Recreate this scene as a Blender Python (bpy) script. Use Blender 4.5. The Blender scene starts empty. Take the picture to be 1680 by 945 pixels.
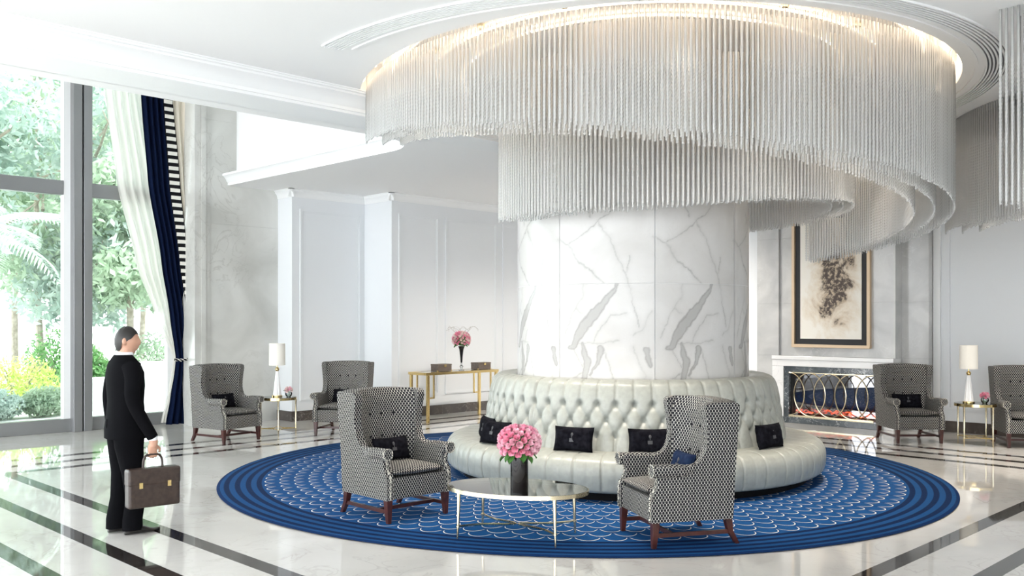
import bpy, bmesh, math, random
import numpy as np
from mathutils import Vector, Matrix
from mathutils.geometry import tessellate_polygon

S2 = math.sqrt(2.0)
PI = math.pi
scene = bpy.context.scene
C = scene.collection

# ------------------------------------------------------------------ camera frame helpers
F, HZ, CAMH = 1520.0, 527.0, 1.7            # focal length (px), horizon row, eye height
CX, CD = 1.36, 10.55                        # column centre: metres right of / in front of the camera

def W(xc, d, z=0.0):
    """camera-relative ground position (right, forward) -> room axes centred on the column"""
    return Vector(((xc - CX + d - CD) / S2, (d - CD - (xc - CX)) / S2, z))

def fl(px, py):
    d = F * CAMH / (py - HZ)
    return W((px - 840) / F * d, d)

def onY(px, py, Y):
    """point of the vertical plane y=Y seen at a pixel"""
    q = (px - 840) / F
    d = (Y * S2 + CD - CX) / (1 - q)
    return W(q * d, d, CAMH + (HZ - py) / F * d)

def onX(px, py, X):
    q = (px - 840) / F
    d = (X * S2 + CD + CX) / (1 + q)
    return W(q * d, d, CAMH + (HZ - py) / F * d)

def rz_of(fx, fd):
    """z rotation that turns a thing's front (-Y) towards the camera-frame direction"""
    v = W(CX + fx, CD + fd)
    return math.atan2(v.y, v.x) + PI / 2

# ------------------------------------------------------------------ camera, world, exposure
cam_d = bpy.data.cameras.new('camera')
cam = bpy.data.objects.new('camera', cam_d)
C.objects.link(cam)
cam.location = W(0, 0, CAMH)
cam.rotation_euler = (PI / 2, 0, -PI / 4)
cam_d.sensor_width = 36.0
cam_d.lens = 36.0 * F / 1680.0
cam_d.shift_y = (HZ - 472.5) / 1680.0
cam_d.clip_end = 400
scene.camera = cam

wd = bpy.data.worlds.new('overcast_sky')
scene.world = wd
wd.use_nodes = True
bg = wd.node_tree.nodes['Background']
bg.inputs['Color'].default_value = (0.93, 0.97, 1.0, 1)
bg.inputs['Strength'].default_value = 2.2

sun_d = bpy.data.lights.new('sun', 'SUN')
sun_d.energy = 3.0
sun_d.angle = math.radians(8)
sun_d.color = (1.0, 0.97, 0.9)
sun = bpy.data.objects.new('sun', sun_d)
C.objects.link(sun)
sun.rotation_euler = (math.radians(28), 0, math.radians(-20))

vs = scene.view_settings
vs.view_transform = 'Standard'
vs.look = 'None'
vs.gamma = 1.0
vs.use_curve_mapping = False
vs.exposure = 1.6
cy = scene.cycles
cy.use_denoising = True
cy.max_bounces = 10
cy.diffuse_bounces = 6
cy.glossy_bounces = 5
cy.transmission_bounces = 8
cy.transparent_max_bounces = 40
cy.sample_clamp_indirect = 6.0
cy.caustics_reflective = True
cy.blur_glossy = 1.0
cy.caustics_refractive = False

# ------------------------------------------------------------------ materials
def newmat(name):
    m = bpy.data.materials.new(name)
    m.use_nodes = True
    return m, m.node_tree, m.node_tree.nodes['Principled BSDF']

def P(name, col, rough=0.5, metal=0.0, spec=0.5, **kw):
    m, t, b = newmat(name)
    b.inputs['Base Color'].default_value = (*col, 1)
    b.inputs['Roughness'].default_value = rough
    b.inputs['Metallic'].default_value = metal
    b.inputs['Specular IOR Level'].default_value = spec
    for k, v in kw.items():
        b.inputs[k.replace('_', ' ')].default_value = v
    return m

def noise_col(name, c1, c2, scale=4.0, rough=0.5, detail=6, distortion=0.0, spec=0.5, lo=0.35, hi=0.65, bump=0.0, metal=0.0):
    m, t, b = newmat(name)
    tc = t.nodes.new('ShaderNodeTexCoord')
    n = t.nodes.new('ShaderNodeTexNoise')
    n.inputs['Scale'].default_value = scale
    n.inputs['Detail'].default_value = detail
    n.inputs['Distortion'].default_value = distortion
    r = t.nodes.new('ShaderNodeValToRGB')
    r.color_ramp.elements[0].position = lo
    r.color_ramp.elements[0].color = (*c1, 1)
    r.color_ramp.elements[1].position = hi
    r.color_ramp.elements[1].color = (*c2, 1)
    t.links.new(tc.outputs['Object'], n.inputs['Vector'])
    t.links.new(n.outputs['Fac'], r.inputs['Fac'])
    t.links.new(r.outputs['Color'], b.inputs['Base Color'])
    b.inputs['Roughness'].default_value = rough
    b.inputs['Specular IOR Level'].default_value = spec
    b.inputs['Metallic'].default_value = metal
    if bump:
        bp = t.nodes.new('ShaderNodeBump')
        bp.inputs['Strength'].default_value = bump
        bp.inputs['Distance'].default_value = 0.01
        t.links.new(n.outputs['Fac'], bp.inputs['Height'])
        t.links.new(bp.outputs['Normal'], b.inputs['Normal'])
    return m

class NT:
    """tiny math-node writer"""
    def __init__(s, t): s.t = t
    def m(s, op, a, b=None, c=None):
        n = s.t.nodes.new('ShaderNodeMath'); n.operation = op
        for i, v in enumerate((a, b, c)):
            if v is None: continue
            if isinstance(v, (int, float)): n.inputs[i].default_value = v
            else: s.t.links.new(v, n.inputs[i])
        return n.outputs[0]
    def mix(s, f, a, b):
        n = s.t.nodes.new('ShaderNodeMix'); n.data_type = 'RGBA'
        for i, v in ((0, f), (6, a), (7, b)):
            if isinstance(v, (int, float)): n.inputs[i].default_value = v
            elif isinstance(v, tuple): n.inputs[i].default_value = (*v, 1)
            else: s.t.links.new(v, n.inputs[i])
        return n.outputs[2]
    def noise(s, vec, scale, detail=4, dist=0.0, rough=0.5):
        n = s.t.nodes.new('ShaderNodeTexNoise')
        n.inputs['Scale'].default_value = scale
        n.inputs['Detail'].default_value = detail
        n.inputs['Distortion'].default_value = dist
        n.inputs['Roughness'].default_value = rough
        s.t.links.new(vec, n.inputs['Vector'])
        return n.outputs['Fac']
    def ramp(s, f, stops):
        n = s.t.nodes.new('ShaderNodeValToRGB')
        e = n.color_ramp.elements
        while len(e) < len(stops): e.new(0.5)
        for i, (p, c) in enumerate(stops):
            e[i].position = p; e[i].color = (*c, 1)
        s.t.links.new(f, n.inputs['Fac'])
        return n.outputs['Color']

def marble(name, base, soft, vein, scale=1.0, rough=0.12, spec=0.5, veins=0.5, coord='Object', width=0.02):
    m, t, b = newmat(name)
    g = NT(t)
    tc = t.nodes.new('ShaderNodeTexCoord')
    v = tc.outputs[coord]
    n1 = g.noise(v, 1.1 * scale, 6, 0.6)
    n2 = g.noise(v, 2.3 * scale, 8, 1.6)
    cl = g.mix(g.ramp(n1, [(0.35, (0, 0, 0)), (0.68, (1, 1, 1))]), base, soft)
    ridge = g.m('ABSOLUTE', g.m('SUBTRACT', n2, 0.5))
    vf = g.ramp(ridge, [(0.0, (veins,) * 3), (width, (0, 0, 0))])
    gate = g.ramp(g.noise(v, 0.8 * scale, 2), [(0.42, (0, 0, 0)), (0.6, (1, 1, 1))])
    cl = g.mix(g.m('MULTIPLY', vf, gate), cl, vein)
    t.links.new(cl, b.inputs['Base Color'])
    b.inputs['Roughness'].default_value = rough
    b.inputs['Specular IOR Level'].default_value = spec
    return m

M = {}
M['white_paint'] = P('white_paint', (0.84, 0.85, 0.85), 0.55, spec=0.3)
M['ceiling_paint'] = P('ceiling_paint', (0.86, 0.86, 0.855), 0.7, spec=0.2)
M['panel_paint'] = P('panel_paint', (0.76, 0.78, 0.80), 0.5, spec=0.3)
M['floor'] = marble('floor_marble', (0.66, 0.645, 0.62), (0.57, 0.55, 0.52), (0.40, 0.37, 0.34), 0.9, 0.025, 1.0, 0.5)
M['inlay'] = marble('inlay_marble', (0.020, 0.017, 0.016), (0.035, 0.03, 0.028), (0.35, 0.32, 0.3), 2.2, 0.04, 0.8, 0.5, width=0.006)
M['brown_marble'] = marble('brown_marble', (0.060, 0.050, 0.046), (0.095, 0.08, 0.072), (0.5, 0.46, 0.42), 2.4, 0.12, 0.6, 0.6, width=0.008)
M['dark_marble'] = marble('dark_marble', (0.05, 0.06, 0.07), (0.12, 0.14, 0.155), (0.75, 0.78, 0.8), 3.0, 0.1, 0.6, 0.9, width=0.018)
M['wall_marble'] = marble('wall_marble', (0.66, 0.66, 0.63), (0.50, 0.50, 0.47), (0.36, 0.35, 0.32), 0.9, 0.22, 0.45, 0.4, coord='Object')
M['fire_marble'] = marble('fire_marble', (0.62, 0.62, 0.61), (0.45, 0.455, 0.455), (0.78, 0.78, 0.78), 1.6, 0.2, 0.45, 0.35)
M['mantel_marble'] = marble('mantel_marble', (0.86, 0.86, 0.86), (0.80, 0.80, 0.805), (0.5, 0.5, 0.52), 1.4, 0.12, 0.5, 0.35)
M['steel'] = P('window_steel', (0.30, 0.305, 0.31), 0.35, 0.6)
M['steel_dark'] = P('window_gasket', (0.07, 0.075, 0.085), 0.4, 0.3)
M['gold'] = P('polished_brass', (0.83, 0.62, 0.28), 0.16, 1.0)
M['champagne'] = P('champagne_brass', (0.74, 0.64, 0.44), 0.2, 1.0)
M['leather'] = noise_col('pale_leather', (0.31, 0.32, 0.29), (0.35, 0.36, 0.325), 22, 0.32, 4, spec=0.5, bump=0.05)
M['button'] = P('button_leather', (0.33, 0.335, 0.30), 0.35)
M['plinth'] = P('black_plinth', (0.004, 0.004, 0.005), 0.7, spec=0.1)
M['wood'] = noise_col('mahogany', (0.032, 0.008, 0.007), (0.065, 0.016, 0.012), 14, 0.3, 4)
M['velvet'] = noise_col('black_velvet', (0.002, 0.002, 0.004), (0.010, 0.010, 0.014), 26, 0.85, 4, spec=0.06)
M['velvet_blue'] = noise_col('navy_velvet', (0.008, 0.014, 0.04), (0.014, 0.026, 0.06), 26, 0.85, 4, spec=0.06)
M['emblem'] = P('emblem_thread', (0.05, 0.05, 0.055), 0.5)
M['shade'] = P('lamp_shade', (0.86, 0.83, 0.76), 0.8, spec=0.1, Transmission_Weight=0.0)
M['ceramic'] = P('lamp_ceramic', (0.88, 0.88, 0.88), 0.2)
M['black_glass'] = P('black_glass', (0.008, 0.006, 0.006), 0.06)
M['box'] = noise_col('box_leather', (0.085, 0.062, 0.05), (0.16, 0.125, 0.10), 90, 0.45, 2, bump=0.3)
M['navy'] = P('navy_cloth', (0.0035, 0.008, 0.028), 0.9, spec=0.06)
M['cream_cloth'] = P('cream_cloth', (0.78, 0.72, 0.61), 0.85, spec=0.15)
M['braid_black'] = P('braid_black', (0.008, 0.008, 0.01), 0.8, spec=0.2)
M['braid_white'] = P('braid_white', (0.80, 0.78, 0.72), 0.8, spec=0.2)
M['suit'] = P('black_suit', (0.004, 0.004, 0.005), 0.9, spec=0.05)
M['shirt'] = P('white_shirt', (0.85, 0.85, 0.86), 0.8)
M['skin'] = P('skin', (0.52, 0.29, 0.20), 0.5)
M['hair'] = P('dark_hair', (0.010, 0.008, 0.007), 0.5)
M['shoe'] = P('black_shoe', (0.012, 0.010, 0.009), 0.2)
M['case'] = noise_col('brown_leather', (0.030, 0.018, 0.014), (0.048, 0.030, 0.023), 30, 0.4, 3, bump=0.1)
M['stem'] = P('stem_green', (0.05, 0.16, 0.03), 0.5)
M['pink'] = noise_col('pink_petal', (0.80, 0.27, 0.40), (0.86, 0.42, 0.53), 30, 0.6, 2)
M['pink_soft'] = noise_col('soft_pink_petal', (0.85, 0.44, 0.55), (0.89, 0.62, 0.67), 30, 0.6, 2)
M['pale_pink'] = noise_col('pale_pink_petal', (0.86, 0.62, 0.62), (0.90, 0.80, 0.76), 30, 0.6, 2)
M['soil_stone'] = noise_col('pale_paving', (0.74, 0.74, 0.72), (0.82, 0.82, 0.80), 3, 0.8)
M['planter'] = P('pale_render', (0.80, 0.80, 0.78), 0.8)
M['bark'] = noise_col('bark', (0.20, 0.17, 0.13), (0.34, 0.30, 0.25), 9, 0.9)
M['firebox'] = P('firebox_black', (0.012, 0.012, 0.014), 0.5)
M['log'] = noise_col('charred_log', (0.012, 0.010, 0.010), (0.06, 0.04, 0.03), 25, 0.9, bump=0.6)
M['art_black'] = P('art_black', (0.008, 0.008, 0.010), 0.5)
M['art_gold'] = P('art_frame', (0.62, 0.47, 0.32), 0.4, 0.3)

def leaf_mat(name, c1, c2):
    m, t, b = newmat(name)
    g = NT(t)
    oi = t.nodes.new('ShaderNodeTexCoord')
    n = g.noise(oi.outputs['Object'], 2.2, 3)
    col = g.ramp(n, [(0.35, c1), (0.65, c2)])
    out = t.nodes['Material Output']
    tr = t.nodes.new('ShaderNodeBsdfTranslucent')
    ad = t.nodes.new('ShaderNodeMixShader')
    ad.inputs[0].default_value = 0.45
    t.links.new(col, b.inputs['Base Color']); t.links.new(col, tr.inputs['Color'])
    b.inputs['Roughness'].default_value = 0.5
    t.links.new(b.outputs[0], ad.inputs[1]); t.links.new(tr.outputs[0], ad.inputs[2])
    t.links.new(ad.outputs[0], out.inputs['Surface'])
    return m
M['leaf_a'] = leaf_mat('leaf_mid', (0.27, 0.37, 0.25), (0.46, 0.55, 0.42))
M['leaf_b'] = leaf_mat('leaf_blue', (0.31, 0.41, 0.36), (0.50, 0.58, 0.52))
M['leaf_c'] = leaf_mat('leaf_yellow', (0.45, 0.58, 0.14), (0.66, 0.76, 0.28))
M['leaf_d'] = leaf_mat('leaf_deep', (0.08, 0.22, 0.07), (0.20, 0.38, 0.14))

def glassy(name, tint, amount, rough=0.0):
    """thin glass: mostly clear, mirror-like at grazing angles"""
    m = bpy.data.materials.new(name); m.use_nodes = True
    t = m.node_tree; t.nodes.clear()
    out = t.nodes.new('ShaderNodeOutputMaterial')
    tr = t.nodes.new('ShaderNodeBsdfTransparent'); tr.inputs[0].default_value = (*tint, 1)
    gl = t.nodes.new('ShaderNodeBsdfGlossy'); gl.inputs['Roughness'].default_value = rough
    fr = t.nodes.new('ShaderNodeFresnel'); fr.inputs['IOR'].default_value = 1.5
    mu = t.nodes.new('ShaderNodeMath'); mu.operation = 'MULTIPLY_ADD'
    mu.inputs[1].default_value = 1.0; mu.inputs[2].default_value = amount; mu.use_clamp = True
    mx = t.nodes.new('ShaderNodeMixShader')
    t.links.new(fr.outputs[0], mu.inputs[0]); t.links.new(mu.outputs[0], mx.inputs[0])
    t.links.new(tr.outputs[0], mx.inputs[1]); t.links.new(gl.outputs[0], mx.inputs[2])
    t.links.new(mx.outputs[0], out.inputs['Surface'])
    return m
M['pane'] = glassy('window_glass', (0.93, 0.97, 0.96), 0.0)
M['table_glass'] = glassy('table_glass', (0.78, 0.87, 0.85), 0.22)
M['clear_glass'] = glassy('clear_glass', (0.9, 0.92, 0.92), 0.05)
M['fire_glass'] = glassy('fire_glass', (0.8, 0.8, 0.85), 0.18)

def rod_mat():
    m = bpy.data.materials.new('glass_rod'); m.use_nodes = True
    t = m.node_tree; t.nodes.clear()
    out = t.nodes.new('ShaderNodeOutputMaterial')
    tr = t.nodes.new('ShaderNodeBsdfTransparent'); tr.inputs[0].default_value = (0.97, 0.98, 0.98, 1)
    di = t.nodes.new('ShaderNodeBsdfDiffuse'); di.inputs[0].default_value = (0.97, 0.97, 0.96, 1)
    tl = t.nodes.new('ShaderNodeBsdfTranslucent'); tl.inputs[0].default_value = (0.98, 0.98, 0.97, 1)
    gl = t.nodes.new('ShaderNodeBsdfGlossy'); gl.inputs['Roughness'].default_value = 0.08
    a = t.nodes.new('ShaderNodeMixShader'); a.inputs[0].default_value = 0.55
    t.links.new(di.outputs[0], a.inputs[1]); t.links.new(tl.outputs[0], a.inputs[2])
    b = t.nodes.new('ShaderNodeMixShader'); b.inputs[0].default_value = 0.60
    t.links.new(tr.outputs[0], b.inputs[1]); t.links.new(a.outputs[0], b.inputs[2])
    c = t.nodes.new('ShaderNodeMixShader')
    fr = t.nodes.new('ShaderNodeFresnel'); fr.inputs['IOR'].default_value = 1.5
    t.links.new(fr.outputs[0], c.inputs[0])
    t.links.new(b.outputs[0], c.inputs[1]); t.links.new(gl.outputs[0], c.inputs[2])
    t.links.new(c.outputs[0], out.inputs['Surface'])
    return m
M['rod'] = rod_mat()

def sheer_mat():
    m = bpy.data.materials.new('sheer_cloth'); m.use_nodes = True
    t = m.node_tree; t.nodes.clear()
    out = t.nodes.new('ShaderNodeOutputMaterial')
    tr = t.nodes.new('ShaderNodeBsdfTransparent')
    di = t.nodes.new('ShaderNodeBsdfDiffuse'); di.inputs[0].default_value = (0.88, 0.86, 0.82, 1)
    tl = t.nodes.new('ShaderNodeBsdfTranslucent'); tl.inputs[0].default_value = (0.9, 0.88, 0.84, 1)
    a = t.nodes.new('ShaderNodeMixShader'); a.inputs[0].default_value = 0.5
    t.links.new(di.outputs[0], a.inputs[1]); t.links.new(tl.outputs[0], a.inputs[2])
    b = t.nodes.new('ShaderNodeMixShader'); b.inputs[0].default_value = 0.93
    t.links.new(tr.outputs[0], b.inputs[1]); t.links.new(a.outputs[0], b.inputs[2])
    t.links.new(b.outputs[0], out.inputs['Surface'])
    return m
M['sheer'] = sheer_mat()

def emit(name, col, s):
    m = bpy.data.materials.new(name); m.use_nodes = True
    t = m.node_tree; t.nodes.clear()
    out = t.nodes.new('ShaderNodeOutputMaterial')
    e = t.nodes.new('ShaderNodeEmission'); e.inputs[0].default_value = (*col, 1); e.inputs[1].default_value = s
    t.links.new(e.outputs[0], out.inputs['Surface'])
    return m
M['cove_led'] = emit('cove_led', (1.0, 0.78, 0.56), 2.8)

def ember_mat():
    m, t, b = newmat('embers')
    g = NT(t)
    tc = t.nodes.new('ShaderNodeTexCoord')
    n = g.noise(tc.outputs['Object'], 13, 5, 0.5)
    e = g.ramp(n, [(0.42, (0.0, 0.0, 0.0)), (0.52, (0.8, 0.05, 0.012)), (0.66, (1.0, 0.28, 0.06))])
    b.inputs['Base Color'].default_value = (0.03, 0.015, 0.012, 1)
    t.links.new(e, b.inputs['Emission Color'])
    b.inputs['Emission Strength'].default_value = 0.9
    return m
M['ember'] = ember_mat()

def fabric_mat():
    """hexagonal net: pale threads around dark dots, from box-projected UVs in metres"""
    m, t, b = newmat('dotted_weave')
    g = NT(t)
    uv = t.nodes.new('ShaderNodeUVMap')
    sp = t.nodes.new('ShaderNodeSeparateXYZ')
    t.links.new(uv.outputs[0], sp.inputs[0])
    s = 0.0255
    u = g.m('MULTIPLY', sp.outputs[0], 1 / s)
    v = g.m('MULTIPLY', sp.outputs[1], 1 / (s * 1.5))
    def cell(off):
        a = g.m('SUBTRACT', g.m('FRACT', g.m('ADD', u, off)), 0.5)
        c = g.m('SUBTRACT', g.m('FRACT', g.m('ADD', v, off)), 0.5)
        return g.m('ADD', g.m('MULTIPLY', a, a), g.m('MULTIPLY', g.m('MULTIPLY', c, c), 2.25))
    d = g.m('SQRT', g.m('MINIMUM', cell(0.0), cell(0.5)))
    f = g.ramp(d, [(0.42, (0, 0, 0)), (0.465, (1, 1, 1))])
    col = g.mix(f, (0.012, 0.012, 0.016), (0.74, 0.72, 0.66))
    t.links.new(col, b.inputs['Base Color'])
    b.inputs['Roughness'].default_value = 0.75
    b.inputs['Specular IOR Level'].default_value = 0.25
    bp = t.nodes.new('ShaderNodeBump'); bp.inputs['Strength'].default_value = 0.25; bp.inputs['Distance'].default_value = 0.003
    t.links.new(f, bp.inputs['Height']); t.links.new(bp.outputs[0], b.inputs['Normal'])
    return m
M['fabric'] = fabric_mat()
M['welt'] = noise_col('welt_weave', (0.02, 0.02, 0.022), (0.66, 0.63, 0.55), 120, 0.8, 1, lo=0.46, hi=0.54)

def rug_mat():
    m, t, b = newmat('scallop_rug')
    g = NT(t)
    tc = t.nodes.new('ShaderNodeTexCoord')
    sp = t.nodes.new('ShaderNodeSeparateXYZ')
    t.links.new(tc.outputs['Object'], sp.inputs[0])
    x, y = sp.outputs[0], sp.outputs[1]
    r = g.m('SQRT', g.m('ADD', g.m('MULTIPLY', x, x), g.m('MULTIPLY', y, y)))
    th = g.m('ARCTAN2', y, x)
    dr, N = 0.150, 98
    row = g.m('DIVIDE', r, dr)
    ri = g.m('FLOOR', row)
    par = g.m('MULTIPLY', g.m('FRACT', g.m('MULTIPLY', ri, 0.5)), 1.0)
    wob = g.m('MULTIPLY', g.m('SUBTRACT', g.noise(tc.outputs['Object'], 5, 2), 0.5), 0.10)
    u = g.m('MULTIPLY', g.m('SUBTRACT', g.m('FRACT', g.m('ADD', g.m('ADD', g.m('MULTIPLY', th, N / (2 * PI)), par), wob)), 0.5), 2.0)
    v = g.m('FRACT', row)
    d = g.m('ABSOLUTE', g.m('SUBTRACT', g.m('SQRT', g.m('ADD', g.m('MULTIPLY', u, u), g.m('MULTIPLY', v, v))), 0.93))
    line = g.ramp(d, [(0.022, (1, 1, 1)), (0.045, (0, 0, 0))])
    dark = g.ramp(g.m('ABSOLUTE', g.m('SUBTRACT', d, 0.075)), [(0.02, (1, 1, 1)), (0.04, (0, 0, 0))])
    line = g.m('MULTIPLY', line, g.ramp(v, [(0.22, (0, 0, 0)), (0.5, (1, 1, 1))]))
    n = g.noise(tc.outputs['Object'], 3.0, 3)
    fine = g.noise(tc.outputs['Object'], 60.0, 2)
    base = g.mix(n, (0.004, 0.040, 0.128), (0.009, 0.066, 0.190))
    base = g.mix(g.m('MULTIPLY', fine, 0.3), base, (0.008, 0.06, 0.20))
    base = g.mix(g.m('MULTIPLY', dark, 0.5), base, (0.004, 0.02, 0.08))
    field = g.mix(line, base, (0.62, 0.62, 0.60))
    # border: concentric darker bands
    bw = g.m('MULTIPLY_ADD', g.m('SINE', g.m('MULTIPLY', g.m('SUBTRACT', r, 3.47), 2 * PI / 0.108)), 0.5, 0.5)
    bands = g.mix(g.ramp(bw, [(0.42, (0, 0, 0)), (0.62, (1, 1, 1))]), (0.007, 0.050, 0.150), (0.002, 0.013, 0.052))
    isb = g.m('GREATER_THAN', r, 3.47)
    col = g.mix(isb, field, bands)
    col = g.mix(g.m('GREATER_THAN', r, 3.885), col, (0.003, 0.02, 0.08))
    t.links.new(col, b.inputs['Base Color'])
    b.inputs['Roughness'].default_value = 0.95
    b.inputs['Specular IOR Level'].default_value = 0.1
    bp = t.nodes.new('ShaderNodeBump'); bp.inputs['Strength'].default_value = 0.3; bp.inputs['Distance'].default_value = 0.01
    t.links.new(g.m('ADD', fine, g.m('MULTIPLY', line, 1.0)), bp.inputs['Height']); t.links.new(bp.outputs[0], b.inputs['Normal'])
    return m
M['rug'] = rug_mat()

def vein_mat():
    m, t, b = newmat('column_marble')
    g = NT(t)
    at = t.nodes.new('ShaderNodeAttribute'); at.attribute_name = 'vein'
    tc = t.nodes.new('ShaderNodeTexCoord')
    n = g.noise(tc.outputs['Object'], 1.6, 6, 0.8)
    n2 = g.noise(tc.outputs['Object'], 5.0, 8, 1.2)
    base = g.mix(g.ramp(n, [(0.35, (0, 0, 0)), (0.7, (1, 1, 1))]), (0.61, 0.60, 0.585), (0.52, 0.505, 0.485))
    rd = g.ramp(g.m('ABSOLUTE', g.m('SUBTRACT', n2, 0.5)), [(0.0, (0.22, 0.22, 0.22)), (0.012, (0, 0, 0))])
    base = g.mix(rd, base, (0.5, 0.48, 0.45))
    col = g.mix(at.outputs['Fac'], base, (0.17, 0.165, 0.155))
    t.links.new(col, b.inputs['Base Color'])
    b.inputs['Roughness'].default_value = 0.2
    b.inputs['Specular IOR Level'].default_value = 0.3
    return m
M['column'] = vein_mat()

def art_mat():
    m, t, b = newmat('abstract_canvas')
    g = NT(t)
    tc = t.nodes.new('ShaderNodeTexCoord')
    mp = t.nodes.new('ShaderNodeMapping')
    t.links.new(tc.outputs['Object'], mp.inputs[0])
    mp.inputs['Location'].default_value = (3.1, 1.7, 0.35)
    v = mp.outputs[0]
    sp = t.nodes.new('ShaderNodeSeparateXYZ'); t.links.new(tc.outputs['Object'], sp.inputs[0])
    yy, zz = sp.outputs[1], sp.outputs[2]
    # diagonal band of stain, centred on the canvas (y right->left, z up)
    dd = g.m('ADD', g.m('MULTIPLY', g.m('ADD', yy, 0.10), 1.6), g.m('MULTIPLY', zz, -0.55))
    dist = g.m('SQRT', g.m('ADD', g.m('MULTIPLY', g.m('ADD', yy, 0.06), g.m('ADD', yy, 0.06)), g.m('MULTIPLY', g.m('MULTIPLY', zz, zz), 0.16)))
    fall = g.m('SUBTRACT', 0.34, dist)
    n1 = g.noise(v, 2.6, 9, 0.5, 0.62)
    n2 = g.noise(v, 16.0, 8, 0.2, 0.7)
    a = g.m('ADD', n1, g.m('MULTIPLY', fall, 0.9))
    wash = g.ramp(a, [(0.36, (0.84, 0.81, 0.74)), (0.52, (0.74, 0.66, 0.54)), (0.62, (0.55, 0.44, 0.32))])
    wash = g.mix(g.m('MULTIPLY', g.ramp(n2, [(0.4, (0, 0, 0)), (0.6, (1, 1, 1))]), 0.25), wash, (0.85, 0.83, 0.78))
    dk = g.m('MULTIPLY', g.ramp(a, [(0.60, (0, 0, 0)), (0.66, (1, 1, 1))]), g.ramp(n2, [(0.40, (0, 0, 0)), (0.50, (1, 1, 1))]))
    col = g.mix(dk, wash, (0.09, 0.07, 0.06))
    t.links.new(col, b.inputs['Base Color'])
    b.inputs['Roughness'].default_value = 0.7
    return m
M['art'] = art_mat()

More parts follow.
